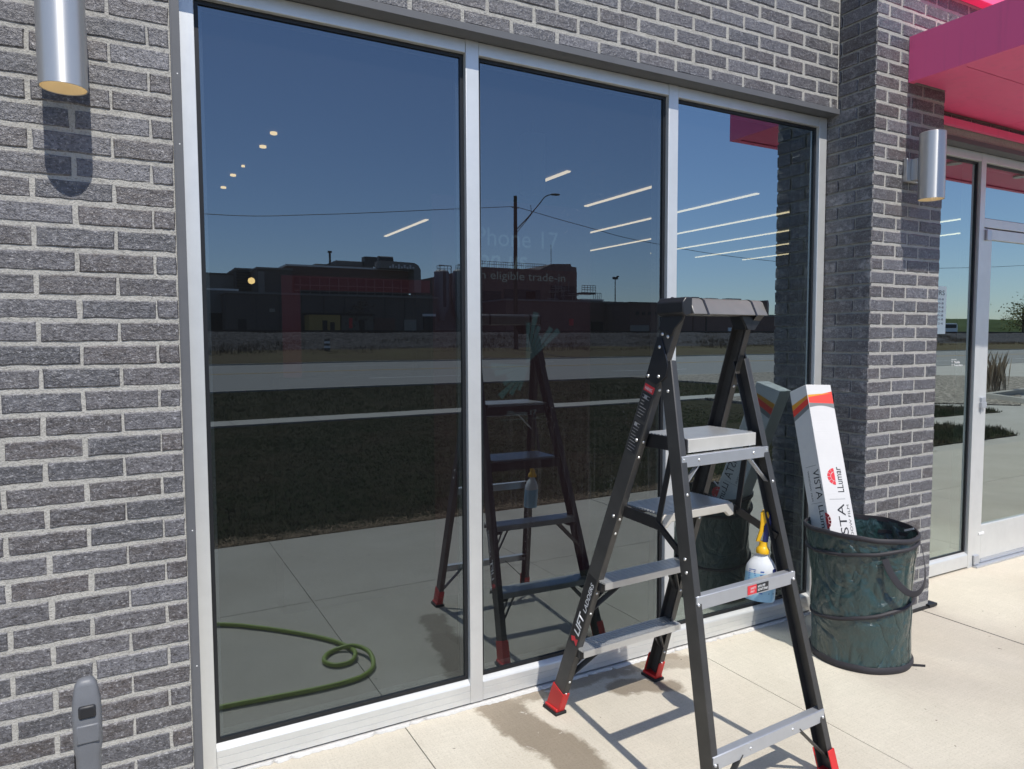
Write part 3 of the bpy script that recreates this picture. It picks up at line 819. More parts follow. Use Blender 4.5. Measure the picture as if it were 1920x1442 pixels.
# ================================================================== SHOP INTERIOR
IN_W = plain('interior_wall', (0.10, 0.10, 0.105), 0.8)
def sbox(name, *b, mat=IN_W):
    m = MB(); m.box(*b); return struct(name, m, mat)
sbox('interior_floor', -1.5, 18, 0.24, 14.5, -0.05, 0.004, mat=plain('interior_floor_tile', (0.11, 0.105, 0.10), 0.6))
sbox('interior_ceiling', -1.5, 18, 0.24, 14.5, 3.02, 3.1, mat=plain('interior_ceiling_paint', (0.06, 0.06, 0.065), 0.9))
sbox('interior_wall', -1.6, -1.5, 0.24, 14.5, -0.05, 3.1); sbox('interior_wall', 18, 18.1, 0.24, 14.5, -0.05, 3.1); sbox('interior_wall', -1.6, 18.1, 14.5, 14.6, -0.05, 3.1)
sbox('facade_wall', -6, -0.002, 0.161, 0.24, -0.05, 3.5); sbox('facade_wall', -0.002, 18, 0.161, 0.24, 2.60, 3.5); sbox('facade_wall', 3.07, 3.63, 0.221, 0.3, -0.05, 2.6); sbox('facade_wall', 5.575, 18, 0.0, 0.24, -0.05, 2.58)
sbox('roof', -6, 18.1, 0.0, 14.6, 3.501, 3.55)
STRIP = emit('ceiling_strip_light', (1.0, 0.74, 0.46), 3.2)
DOWN = emit('ceiling_downlight', (1.0, 0.66, 0.26), 4.0)
lights = [(3.33, 6.2, 7.85), (3.50, 3.15, 3.80), (4.62, 3.30, 4.50), (5.84, 3.05, 6.2), (7.05, 3.5, 7.9), (8.26, 4.4, 7.7), (9.42, 5.4, 7.8), (10.55, 6.3, 7.7), (9.48, 2.9, 3.4), (10.76, 3.6, 4.1)]
wl = ['lone strip light on the dark ceiling seen through the left pane', 'short strip light partly hidden by the hanging white cylinder', 'highest of the long strip lights, crossing the thin mullion', 'second of the long strip lights from the top', 'third of the long strip lights from the top', 'fourth of the long strip lights, starting behind the thin mullion', 'short strip light low in the right pane', 'lowest and shortest strip light in the right pane', 'upper thin strip light seen in the entrance sidelight', 'lower thin strip light seen in the entrance sidelight']
for (x, a, b), lb in zip(lights, wl):
    m = MB(); m.box(x - 0.022, x + 0.022, a, b, 3.0, 3.012)
    tag(m.build('ceiling_light', STRIP), lb, 'ceiling light', 'strip lights on the shop ceiling')
for (x, y), lb in zip([(0.888, 3.18), (0.881, 3.60), (0.836, 4.34), (0.805, 4.75), (0.792, 5.36)], ['topmost small round downlight in the left pane', 'second round downlight from the top in the left pane', 'third round downlight from the top, the dimmest one', 'fourth round downlight from the top in the left pane', 'lowest round downlight of the row in the left pane']):
    m = MB(); m.cyl((x, y, 3.0), (x, y, 3.015), 0.026 if y != 4.34 else 0.015, 18); tag(m.build('downlight', DOWN), lb, 'downlight', 'round downlights on the shop ceiling')
m = MB(); m.lathe((0.92, 4.6, 2.02), [(0.005, -0.03), (0.026, -0.02), (0.032, 0.0), (0.026, 0.02), (0.005, 0.03)], 16)
tag(m.build('pendant_bulb', DOWN, smooth=60), 'small glowing bulb low in the left pane above the factory roofs', 'bulb')
PW = plain('pendant_white', (0.55, 0.62, 0.64), 0.6)
PEN = thing('pendant_lamp', 'white cylinder hanging inside behind the middle pane', 'pendant', (2.44, 2.0, 2.72))
m = MB(); m.lathe((2.44, 2.0, 2.50), [(0.088, 0), (0.09, 0.0), (0.09, 0.40), (0.02, 0.41)], 28); m.build('shade', PW, PEN, smooth=40)
m = MB(); m.cyl((2.44, 2.0, 2.90), (2.44, 2.0, 3.02), 0.006, 8); m.build('stem', PW, PEN)
# poster stand behind the middle pane
POS = thing('poster', 'dim magenta poster with pale lettering standing behind the middle pane', 'poster', (1.55, 0.62, 0.2))
m = MB(); m.box(1.10, 1.965, 0.612, 0.63, 0.25, 2.12); m.build('board', emit('poster_plum_added_glow', (1.0, 0.22, 0.42), 0.022), POS)  # faint glow added to the board so its plum tint shows
m = MB(); m.box(1.2, 1.26, 0.5, 0.74, 0.005, 0.25); m.build('foot', BLACKP, POS)
m = MB(); m.box(1.8, 1.86, 0.5, 0.74, 0.005, 0.25); m.build('foot', BLACKP, POS)
PALE = emit('poster_lettering_added_glow', (0.75, 0.92, 1.0), 0.16); PALE2 = emit('poster_shape_added_glow', (0.45, 0.85, 0.95), 0.11)  # glow added to the print, which the sun and ceiling lights leave too dark
text('lettering', 'iPhone 17', PALE, POS, (1.285, 0.6115, 1.905), (1, 0, 0), (0, 0, 1), w=0.485, h=0.085)
text('lettering', 'on us', PALE, POS, (1.32, 0.6115, 1.80), (1, 0, 0), (0, 0, 1), w=0.27, h=0.062, shear=0.25, bold=0.012)
text('lettering', 'with eligible trade-in', PALE, POS, (1.245, 0.6115, 1.735), (1, 0, 0), (0, 0, 1), w=0.567, h=0.052)
text('lettering', 'iPhone 17', PALE, POS, (1.475, 0.6115, 1.085), (1, 0, 0), (0, 0, 1), w=0.165, h=0.026)
text('lettering', 'With 24 monthly bill credits', PALE, POS, (1.44, 0.6115, 1.062), (1, 0, 0), (0, 0, 1), w=0.22, h=0.011)
m = MB()
def fan(m, cx, cz, r, a0, a1, n):
    for i in range(n):
        t0 = R(a0 + (a1 - a0) * i / n); t1 = R(a0 + (a1 - a0) * (i + 0.8) / n); q = r * (0.8 + 0.2 * math.sin(i * 1.7 + 1))
        m.add([(cx, 0.6112, cz), (cx + q * math.cos(t0), 0.6112, cz + q * math.sin(t0)), (cx + q * math.cos(t1), 0.6112, cz + q * math.sin(t1))], [(0, 1, 2)])
fan(m, 1.585, 1.34, 0.26, 38, 92, 6); fan(m, 1.60, 1.33, 0.22, 175, 250, 7)
m.build('printed_shape', PALE2, POS)
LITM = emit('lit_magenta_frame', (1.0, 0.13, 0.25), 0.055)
# magenta display frame further back
DSP = thing('display_arch', 'magenta square display arch inside behind the left pane', 'display', (0.64, 1.5, 0.0))
m = MB(); m.box(0.600, 0.685, 1.47, 1.53, 1.262, 1.805); m.build('post', LITM, DSP)
m = MB(); m.box(0.6855, 1.43, 1.47, 1.53, 1.735, 1.805); m.build('beam', LITM, DSP)
m = MB(); m.box(0.55, 1.48, 1.40, 1.60, 0.004, 1.26); m.build('plinth', plain('display_plinth_dark', (0.02, 0.02, 0.022), 0.7), DSP)
m = MB(); m.box(1.345, 1.43, 1.47, 1.53, 1.262, 1.734); m.build('post', plain('display_post_dark', (0.02, 0.02, 0.022), 0.7), DSP)
CNT = thing('display_counter', 'dark display counter standing inside the shop', 'counter', (5.5, 4.5, 0))
m = MB(); m.box(4.6, 6.6, 4.2, 4.9, 0.004, 0.95); m.build('body', plain('counter_dark', (0.03, 0.03, 0.033), 0.6), CNT)
m = MB(); m.box(4.56, 6.64, 4.16, 4.94, 0.951, 0.99); m.build('worktop', plain('counter_top', (0.2, 0.19, 0.18), 0.5), CNT)

# ================================================================== STEP LADDER
LP = plain('ladder_charcoal', (0.040, 0.038, 0.037), 0.42, 0, 0.5, 0.25, 14, 0.06, True)
t = NT('ladder_charcoal_worn'); co = t.obj()
base = t.mix(t.noise(co, 12, 4), (0.060, 0.058, 0.056), (0.11, 0.107, 0.103))
sc_ = t.ramp(t.noise(t.stretch(co, (30, 30, 4)), 9, 6, 0.75), (0.66, 0.0), (0.72, 0.7))
t.bsdf(t.mix(sc_, base, (0.3, 0.3, 0.3)), t.math('ADD', 0.38, t.math('MULTIPLY', t.noise(co, 30, 3), 0.15)), 0.6, 0.5)
LP = t.m
BLK = plain('black_plastic', (0.014, 0.014, 0.016), 0.38, 0, 0.5, 0.2, 20, 0.05, True)
BOOT = plain('red_boot_plastic', (0.55, 0.022, 0.022), 0.42, 0, 0.5, 0.15, 16, 0.05, True)
RIV = plain('rivet_steel', (0.7, 0.7, 0.68), 0.3, 0.8, 0.5, 0.1, 30, 0, True)
CAPM = plain('cap_grey', (0.22, 0.208, 0.192), 0.42, 0.45, 0.5, 0.2, 9, 0.05, True)
LAD = thing('step_ladder', 'charcoal platform step ladder with aluminium treads and red feet before the window', 'ladder', (1.547, -0.105, 0), rz=0.052)
def rx(z): return 0.270 - 0.093 * z / 1.557
def ry(z): return -0.354 * z
def fx(z): return 0.281 - 0.092 * z / 1.37
def fy(z): return -0.838 + 0.312 * z / 1.37
def channel(mb, p0, p1, out, web, fl, th=0.003, lip=0.0):
    p0 = Vector(p0); p1 = Vector(p1); d = (p1 - p0); L = d.length; d.normalize()
    n = Vector((out, 0, 0)); n = (n - d * n.dot(d)).normalized(); b = d.cross(n); c = (p0 + p1) / 2
    mb.obox(c - n * (th / 2), n, b, d, th, web, L)
    for s in (-1, 1):
        mb.obox(c - n * (th + (fl - th) / 2) + b * s * (web / 2 - th / 2), n, b, d, fl - th, th, L)
    if lip:
        mb.obox(c - n * (th + 0.0015), n, b, d, 0.003, lip, L)
    return d, n, b
rails = {}
for s in (-1, 1):
    m = MB(); d, n, b = channel(m, (s * rx(0.018), ry(0.018), 0.018), (s * rx(1.55), ry(1.55), 1.55), s, 0.062, 0.027, lip=0.012)
    rl = m.build('rail', LP, LAD, local=True, bevel=0.0012); rails[s] = (d, n, b, rl)
    m = MB(); channel(m, (s * (rx(0.0) + 0.003), ry(0.0), 0.012), (s * (rx(0.10) + 0.003), ry(0.10), 0.105), s, 0.072, 0.034, 0.004)
    m.obox((s * (rx(0) - 0.012), ry(0.0), 0.017), (1, 0, 0), (0, 1, 0), (0, 0, 1), 0.040, 0.078, 0.012)
    bt = m.build('boot', BOOT, rl, local=True, bevel=0.002)
    m = MB(); m.box(s * (rx(0) - 0.012) - 0.026, s * (rx(0) - 0.012) + 0.026, -0.045, 0.045, 0.0, 0.0115); m.build('boot_pad', RUBBER, rl, local=True, bevel=0.002)
legs = {}
for s in (-1, 1):
    m = MB(); d, n, b = channel(m, (s * fx(0.018), fy(0.018), 0.018), (s * fx(1.385), fy(1.385), 1.385), s, 0.052, 0.026)
    lg = m.build('leg', LP, LAD, local=True, bevel=0.0012); legs[s] = (d, n, b, lg)
    m = MB(); channel(m, (s * (fx(0) + 0.003), fy(0), 0.012), (s * (fx(0.09) + 0.003), fy(0.09), 0.095), s, 0.062, 0.033, 0.004)
    m.obox((s * (fx(0) - 0.012), fy(0), 0.017), (1, 0, 0), (0, 1, 0), (0, 0, 1), 0.040, 0.066, 0.012)
    m.build('boot', BOOT, lg, local=True, bevel=0.002)
    m = MB(); m.box(s * (fx(0) - 0.012) - 0.026, s * (fx(0) - 0.012) + 0.026, fy(0) - 0.039, fy(0) + 0.039, 0.0, 0.0115); m.build('boot_pad', RUBBER, lg, local=True, bevel=0.002)
def tread(name, z, y0, y1, hw, drop, mat=STEP, ribs=7):
    """extruded tread: ribbed top, front and back lips (y0 back, y1 front)"""
    m = MB()
    m.box(-hw, hw, y1 + 0.0031, y0 - 0.0001, z - 0.007, z - 0.0036)
    m.box(-hw, hw, y1 - 0.003, y1, z - drop, z - 0.0015); m.box(-hw, hw, y0, y0 + 0.003, z - drop, z - 0.0015)
    w = (y0 - y1) / ribs
    for i in range(ribs):
        m.box(-hw, hw, y1 + w * (i + 0.2), y1 + w * (i + 0.8), z - 0.0035, z)
    return m.build(name, mat, LAD, local=True)
for z in (0.300, 0.585):
    yc = ry(z)
    st = tread('step', z, yc + 0.022, yc - 0.066, rx(z) - 0.005, 0.026)
    for s in (-1, 1):
        m = MB(); m.box(s * (rx(z) - 0.03) - 0.024, s * (rx(z) - 0.03) + 0.024, yc - 0.045, yc + 0.02, z - 0.042, z - 0.0055)
        m.build('bracket', BLK, st, local=True, bevel=0.003)
        for dy in (0.012, -0.028):
            m = MB(); m.bar((s * (rx(z) - 0.10), yc + dy * 1.2 - 0.012, z - 0.022), (s * (rx(z - 0.14) - 0.012), ry(z - 0.14) + dy * 0.6, z - 0.14), 0.004, 0.020, (1, 0, 0))
            m.build('brace', LP, LAD, local=True, bevel=0.0008)
# deep folding step
z = 0.875
st = tread('step', z, -0.300, -0.485, 0.170, 0.022, ribs=13)
m = MB(); m.prism([(-0.165, 0), (-0.172, -0.012), (-0.172, -0.045), (-0.150, -0.048), (-0.130, -0.030), (0.130, -0.030), (0.150, -0.048), (0.172, -0.045), (0.172, -0.012), (0.165, 0)], (0, -0.488, z - 0.001), (1, 0, 0), (0, 0, 1), (0, -1, 0), 0.016)
m.build('nosing', plain('nosing_cream', (0.55, 0.52, 0.46), 0.45, 0.2, 0.5, 0.1, 20, 0, True), st, local=True, bevel=0.003)
# platform
pl = tread('platform', 1.140, -0.392, -0.592, 0.160, 0.030, ribs=12)
m = MB(); m.box(-0.161, 0.161, -0.604, -0.5955, 1.094, 1.137); m.build('front_lip', plain('lip_aluminium', (0.62, 0.60, 0.55), 0.42, 0.35, 0.5, 0.15, 14, 0, True), pl, local=True, bevel=0.0015)
for s in (-1, 1):
    m = MB(); m.box(s * 0.165 - 0.004, s * 0.165 + 0.004, -0.600, -0.372, 1.092, 1.138); m.box(s * 0.157 - 0.003, s * 0.157 + 0.003, -0.594, -0.38, 1.092, 1.098)
    m.build('side_plate', BLK, pl, local=True, bevel=0.001)
m = MB(); m.box(-0.19, 0.19, -0.398, -0.380, 1.085, 1.128); m.build('cross_member', BLK, LAD, local=True, bevel=0.001)
m = MB(); m.box(-0.19, 0.19, -0.296, -0.280, 0.825, 0.868); m.build('cross_member', BLK, LAD, local=True, bevel=0.001)
for s in (-1, 1):
    pv = Vector((s * 0.183, -0.498, 0.842))
    m = MB(); m.bar((s * 0.198, ry(0.862) - 0.01, 0.858), pv, 0.006, 0.040, (1, 0, 0)); m.build('arm', BLK, LAD, local=True, bevel=0.001)
    m = MB(); m.bar(pv + Vector((s * 0.005, 0.01, 0.008)), (s * (fx(0.775) - 0.008), fy(0.775) + 0.012, 0.775), 0.004, 0.026, (1, 0, 0))
    m.bar(pv + Vector((s * 0.009, 0.01, 0.017)), (s * (fx(0.775) - 0.004), fy(0.775) + 0.012, 0.785), 0.004, 0.005, (1, 0, 0)); m.build('spreader', BLK, LAD, local=True)
    m = MB(); m.bar(pv + Vector((s * 0.011, -0.002, -0.01)), (s * 0.178, -0.552, 1.105), 0.004, 0.022, (1, 0, 0)); m.build('link', BLK, LAD, local=True)
# cross bars of the rear frame
for z, h, dep in ((0.205, 0.042, 0.026), (0.650, 0.042, 0.026), (1.070, 0.036, 0.020)):
    yc = fy(z); hw = fx(z) - 0.004
    m = MB(); m.box(-hw, hw, yc - 0.027, yc - 0.024, z - h / 2, z + h / 2); m.box(-hw, hw, yc - 0.024, yc - 0.024 + dep, z + h / 2 - 0.003, z + h / 2)
    cb = m.build('cross_bar', GALV, LAD, local=True, bevel=0.001)
    for s in (-1, 1):
        if z < 0.3: m = MB(); m.bar((s * 0.135, yc - 0.018, z - 0.010), (s * (fx(0.055) - 0.006), fy(0.055), 0.06), 0.004, 0.020, (1, 0, 0)); m.build('brace', LP, LAD, local=True)
        if z > 1: m = MB(); m.bar((s * 0.115, yc - 0.012, z - 0.010), (s * (fx(0.96) - 0.006), fy(0.96) + 0.01, 0.965), 0.004, 0.018, (1, 0, 0)); m.build('brace', GALV, LAD, local=True)
    if 0.3 < z < 1:
        yy = yc - 0.0275
        m = MB(); m.box(-0.005, 0.038, yy - 0.0006, yy, z - 0.016, z + 0.013); m.build('red_label', REDP, cb, local=True)
        m = MB(); m.box(0.0382, 0.096, yy - 0.0006, yy, z - 0.016, z + 0.013); m.build('black_label', BLACKP, cb, local=True)
        text('lettering', 'SAFETY\nFIRST', WHITE, cb, (0.008, yy - 0.0007, z - 0.011), (1, 0, 0), (0, 0, 1), w=0.026, h=0.018, local=True)
        text('lettering', 'NOT A STEP\nDO NOT STAND', WHITE, cb, (0.043, yy - 0.0007, z - 0.011), (1, 0, 0), (0, 0, 1), w=0.049, h=0.019, local=True, bold=0.02)
# hinge plates
for s in (-1, 1):
    d, n, b, rl = rails[s]
    poly = [(-0.030, 0.085), (-0.012, 0.090), (0.052, 0.018), (0.058, -0.022), (0.030, -0.062), (-0.028, -0.062)]
    o = Vector((s * rx(1.375), ry(1.375), 1.375)); f = -b if b.y > 0 else b
    m = MB(); m.prism(poly, o + n * 0.0005, f, d, n, 0.006); m.build('hinge_plate', BLK, LAD, local=True, bevel=0.0015)
# top cap
m = MB(); m.prism([(-0.492, 1.536), (-0.488, 1.578), (-0.500, 1.589), (-0.585, 1.589), (-0.598, 1.582), (-0.622, 1.536)], (-0.158, 0, 0), (0, 1, 0), (0, 0, 1), (1, 0, 0), 0.350)
cap = m.build('top_cap', CAPM, LAD, local=True, bevel=0.003)
for x0 in (-0.100, 0.128):
    m = MB(); m.prism([(-0.490, 1.535), (-0.486, 1.579), (-0.499, 1.5905), (-0.586, 1.5905), (-0.5995, 1.583), (-0.6235, 1.535)], (x0, 0, 0), (0, 1, 0), (0, 0, 1), (1, 0, 0), 0.009)
    m.build('rib', BLK, cap, local=True)
d, n, b, rl = rails[-1]; f = -b if b.y > 0 else b
o = Vector((-rx(1.54), ry(1.54), 1.54))
m = MB(); m.prism([(-0.036, -0.066), (-0.036, 0.030), (-0.020, 0.050), (0.030, 0.052), (0.052, 0.020), (0.056, -0.004), (0.036, -0.040), (0.034, -0.066)], o + n * 0.0005, f, d, n, 0.007)
m.prism([(-0.200, 1.540), (-0.200, 1.575), (-0.186, 1.590), (-0.158, 1.590), (-0.158, 1.536), (-0.186, 1.530)], (0, -0.612, 0), (1, 0, 0), (0, 0, 1), (0, 1, 0), 0.118)
m.build('end_bracket', BLK, cap, local=True, bevel=0.004)
m = MB(); m.prism([(0.1925, 1.536), (0.1925, 1.587), (0.197, 1.590), (0.201, 1.576), (0.200, 1.536)], (0, -0.618, 0), (1, 0, 0), (0, 0, 1), (0, 1, 0), 0.126); m.build('end_bracket', BLK, cap, local=True, bevel=0.003)
m = MB(); m.prism([(-0.615, 1.535), (-0.497, 1.535), (-0.520, 1.490), (-0.572, 1.490)], (0.142, 0, 0), (0, 1, 0), (0, 0, 1), (1, 0, 0), 0.036); m.build('gusset', BLK, cap, local=True)
m = MB(); m.prism([(0.085, 1.5355), (0.182, 1.5355), (0.176, 1.515), (0.150, 1.488), (0.118, 1.488)], (0, -0.6, 0), (1, 0, 0), (0, 0, 1), (0, 1, 0), 0.01); m.build('gusset', BLK, cap, local=True)
for (x0, x1, y) in ((-0.12, -0.09, -0.56), (-0.03, 0.02, -0.54), (0.05, 0.11, -0.56)):
    m = MB(); m.box(x0, x1, y - 0.015, y + 0.015, 1.5895, 1.5935)
    m.build('tool_slot', BLK, cap, local=True)
# rivets
m = MB()
def rivet(m, c, az, r=0.0052): m.lathe(Vector(c), [(r, 0), (r * .9, r * .35), (r * .5, r * .6), (0.0004, r * .68)], 10, az=az, ax=(0, 0, 1) if abs(Vector(az).z) < .8 else (1, 0, 0))
for s in (-1, 1):
    d, n, b, rl = rails[s]; f = -b if b.y > 0 else b
    for z in (0.10, 0.155, 0.27, 0.455, 0.54, 0.78, 0.835, 1.065, 1.12, 1.30):
        rivet(m, Vector((s * (rx(z) - 0.014), ry(z), z)) + f * 0.031, f)
    for z, k in ((1.12, 0.012), (0.84, 0.012), (1.47, -0.012), (1.47, 0.014), (1.43, -0.006), (1.345, 0.028), (1.33, -0.018)):
        rivet(m, Vector((s * rx(z), ry(z), z)) + f * k + n * (0.0068 if 1.3 < z < 1.46 else (0.002 if z < 1.4 else 0.004)), n, 0.006)
    d, n, b, lg = legs[s]; f = -b if b.y > 0 else b
    for z in (0.055, 0.195, 0.215, 0.640, 0.662, 0.965, 1.072):
        rivet(m, Vector((s * (fx(z) - 0.013), fy(z), z)) + f * 0.026, f)
    for z in (0.775, 0.735, 1.29):
        rivet(m, Vector((s * fx(z), fy(z), z)), n, 0.0055)
    for x in (0.13,): rivet(m, (s * x, fy(1.07) - 0.027, 1.072), (0, -1, 0))
    rivet(m, (s * 0.10, fy(0.205) - 0.027, 0.205), (0, -1, 0))
    rivet(m, (s * 0.189, -0.497, 0.842), (s, 0, 0), 0.006)
m.build('rivets', RIV, LAD, local=True, smooth=60, kind='stuff')
# lettering and stickers on the outside of the left rail
d, n, b, rl = rails[-1]; back = b if b.y > 0 else -b
def onrail(z, k, out=0.0008): return Vector((-rx(z), ry(z), z)) + back * k + n * out
bg = MB(); bg.obox(onrail(0.45, 0, 0.0003), n, back, d, 0.0006, 0.050, 0.30); bg.build('name_plate', plain('plate_black', (0.018, 0.017, 0.018), 0.35), rl, local=True)
text('lettering', 'LIFT', WHITE, rl, onrail(0.352, -0.021), d, back, w=0.095, h=0.032, shear=0.2, bold=0.02, local=True)
text('lettering', 'LADDERS', WHITE, rl, onrail(0.452, -0.021), d, back, w=0.125, h=0.019, shear=0.2, bold=0.01, local=True)
m = MB(); o = onrail(0.312, -0.022, 0.0009)
m.prism([(0, 0), (0.012, 0.018), (0.004, 0.030), (0.020, 0.040), (0.030, 0.022), (0.022, 0.012), (0.030, 0.0)], o, d, back, n, 0.0004); m.build('emblem', REDP, rl, local=True)
m = MB(); m.obox(onrail(1.292, 0.002, 0.0003), n, back, d, 0.0006, 0.048, 0.024); m.build('warning_label', REDP, rl, local=True)
m = MB(); m.obox(onrail(1.232, 0.002, 0.0003), n, back, d, 0.0006, 0.048, 0.092); m.obox(onrail(1.125, 0.002, 0.0003), n, back, d, 0.0006, 0.048, 0.112); m.build('warning_label', BLACKP, rl, local=True)
text('lettering', 'WARNING', WHITE, rl, onrail(1.285, 0.022), -back, d, w=0.036, h=0.012, local=True)
m = MB(); rn = random.Random(2)
for z0, z1 in ((1.192, 1.272), (1.075, 1.175)):
    z = z1 - 0.004
    while z > z0:
        l = rn.uniform(0.014, 0.036); m.obox(onrail(z, 0.022 - l / 2, 0.0008), n, back, d, 0.0003, l, 0.0016); z -= 0.0105
m.obox(onrail(1.262, 0.006, 0.0009), n, back, d, 0.0003, 0.014, 0.012); m.obox(onrail(1.165, 0.014, 0.0009), n, back, d, 0.0003, 0.014, 0.012)
m.build('small_print', plain('grey_print', (0.30, 0.30, 0.30), 0.6), rl, local=True, kind='stuff')

# ================================================================== SPRAY BOTTLE (hangs on the ladder's spreader bar)
BOT = thing('spray_bottle', 'clear spray bottle of blue liquid with yellow trigger head hanging from the ladder', 'spray bottle', (1.768, -0.70, 0.548))
ax_ = Vector((0.665, -0.747, 0)); az_ = (Vector((1.780, -0.702, 0.715)) - Vector((1.766, -0.70, 0.548))).normalized()
bo = Vector((1.766, -0.70, 0.546))
t = NT('bottle_plastic'); co = t.obj(); sx = t.n('ShaderNodeSeparateXYZ'); t.l(co, sx.inputs[0])
c = t.ramp(t.math('MULTIPLY', sx.outputs[2], 5.0), (0.49, (0.33, 0.62, 0.83)), (0.51, (0.80, 0.82, 0.83)))
t.bsdf(c, 0.22, 0, 0.5, Subsurface_Weight=0.0, Transmission_Weight=0.25)
BPL = t.m
m = MB(); m.lathe(bo, [(0.035, 0.0), (0.050, 0.003), (0.053, 0.010), (0.0525, 0.06), (0.052, 0.105), (0.049, 0.122), (0.038, 0.140), (0.022, 0.158), (0.017, 0.166), (0.015, 0.172)], 36, 1.0, 0.68, az=az_, ax=ax_)
m.build('body', BPL, BOT, smooth=50)
YEL = plain('yellow_plastic', (0.75, 0.42, 0.012), 0.35, 0, 0.5, 0.06, 20, 0, True); NAVY = plain('navy_plastic', (0.015, 0.022, 0.115), 0.3, 0, 0.5, 0.1, 20, 0, True)
m = MB(); m.lathe(bo + az_ * 0.166, [(0.0225, 0.0), (0.023, 0.003), (0.0225, 0.014), (0.017, 0.022), (0.0145, 0.026), (0.014, 0.040)], 28, az=az_, ax=ax_); m.build('collar', YEL, BOT, smooth=35)
ay_ = az_.cross(ax_)
def bp(u, w, v=0.0): return bo + ax_ * u + az_ * w + ay_ * v
m = MB(); m.prism([(-0.004, 0.205), (0.014, 0.205), (0.016, 0.235), (0.020, 0.275), (0.014, 0.305), (0.004, 0.312), (-0.004, 0.29), (-0.002, 0.25)], bo - ay_ * 0.011, ax_, az_, ay_, 0.022); m.build('sprayer_body', NAVY, BOT, bevel=0.003)
m = MB(); m.prism([(-0.026, 0.206), (-0.012, 0.206), (-0.0045, 0.240), (-0.0035, 0.262), (0.006, 0.278), (0.012, 0.300), (0.006, 0.313), (-0.012, 0.314), (-0.018, 0.306), (-0.016, 0.268), (-0.017, 0.245)], bo - ay_ * 0.009 - ay_ * 0.004, ax_, az_, ay_, 0.024); m.build('trigger', YEL, BOT, bevel=0.003)
m = MB(); m.cyl(bp(-0.002, 0.302, 0.012), bp(-0.006, 0.304, 0.034), 0.009, 14); m.build('nozzle', YEL, BOT, smooth=40)
LBLUE = plain('label_blue', (0.03, 0.10, 0.38), 0.5)
fr_ = -ay_ if ay_.dot(Vector((-0.747, -0.665, 0))) < 0 else ay_
def bl(u, w): # point on the camera-facing side of the body
    return bo + ax_ * u + az_ * w + fr_ * (0.0525 * 0.68 * math.sqrt(max(0.05, 1 - (u / 0.053) ** 2)) + 0.0006)
m = MB(); rn = random.Random(4)
for k in range(15):
    w = 0.024 + k * 0.0062; u0 = -0.040; l = rn.uniform(0.02, 0.034)
    a, b2, c2, d2 = bl(u0, w), bl(u0 + l, w), bl(u0 + l, w + 0.0022), bl(u0, w + 0.0022); m.add([a, b2, c2, d2], [(0, 1, 2, 3)])
for k in range(7):
    w = 0.03 + k * 0.0125; m.add([bl(-0.002, w), bl(0.010, w), bl(0.010, w + 0.004), bl(-0.002, w + 0.004)], [(0, 1, 2, 3)])
m.build('fine_print', LBLUE, BOT, kind='stuff')
m = MB(); m.add([bl(0.038, 0.098), bl(0.048, 0.098), bl(0.0485, 0.118), bl(0.038, 0.118)], [(0, 1, 2, 3)]); m.add([bl(0.030, 0.030), bl(0.046, 0.029), bl(0.046, 0.034), bl(0.030, 0.034)], [(0, 1, 2, 3)]); m.build('label_mark', NAVY, BOT)

# ================================================================== POP-UP BIN AND FILM BOX
from mathutils import noise as mnoise
BC = Vector((2.79, -0.38, 0)); BR = 0.215
BIN = thing('leaf_bin', 'dark green pop-up leaf bin with black bands by the pillar', 'bin', (BC.x, BC.y, 0))
TR = R(-55)
def brad(th, z):
    k = max(0.0, z - 0.18) / 0.4
    return BR + 0.050 * k * math.exp(-((math.atan2(math.sin(th - R(108)), math.cos(th - R(108)))) / 0.75) ** 2) + 0.012 * k * math.cos(th - R(-50)) - 0.006 * math.sin(math.pi * min(1, z / 0.24) if z < 0.24 else math.pi * min(1, (z - 0.24) / 0.28))
def hoop(kind, th):
    c = math.cos(th - TR)
    return {'rim': 0.588 + 0.006 * math.sin(2 * th + 1), 'band': 0.522 + 0.034 * c, 'mid': 0.243 + 0.055 * c, 'base': 0.016}[kind]
t = NT('green_tarpaulin'); co = t.obj()
nz = t.noise(t.vmath('ADD', t.stretch(co, (1, 1, 0.8)), t.vmath('MULTIPLY', co, (0, 0, 0))), 4.2, 3, 0.5, 1.6)
rid = t.math('ABSOLUTE', t.math('SUBTRACT', nz, 0.5))
n2 = t.math('ABSOLUTE', t.math('SUBTRACT', t.noise(t.stretch(co, (1, 1, 0.55)), 26, 5, 0.6, 0.8), 0.5))
n3 = t.noise(co, 70, 3, 0.6)
hgt = t.math('ADD', t.math('ADD', t.math('POWER', t.math('MULTIPLY', rid, 2.0, clamp=True), 0.6), t.math('MULTIPLY', n2, 0.75)), t.math('MULTIPLY', n3, 0.10))
col = t.mix(t.noise(co, 6, 4), (0.018, 0.045, 0.044), (0.020, 0.049, 0.048))
t.bsdf(col, 0.30, 0, 0.75, t.bump(hgt, 0.9, 0.017), Coat_Weight=0.25, Coat_Roughness=0.18)
TARP = t.m
BAND = plain('black_webbing', (0.030, 0.028, 0.032), 0.6, 0, 0.35, 0.2, 40, 0.2, True)
m = MB(); NT_, NZ_ = 200, 84
vs = []
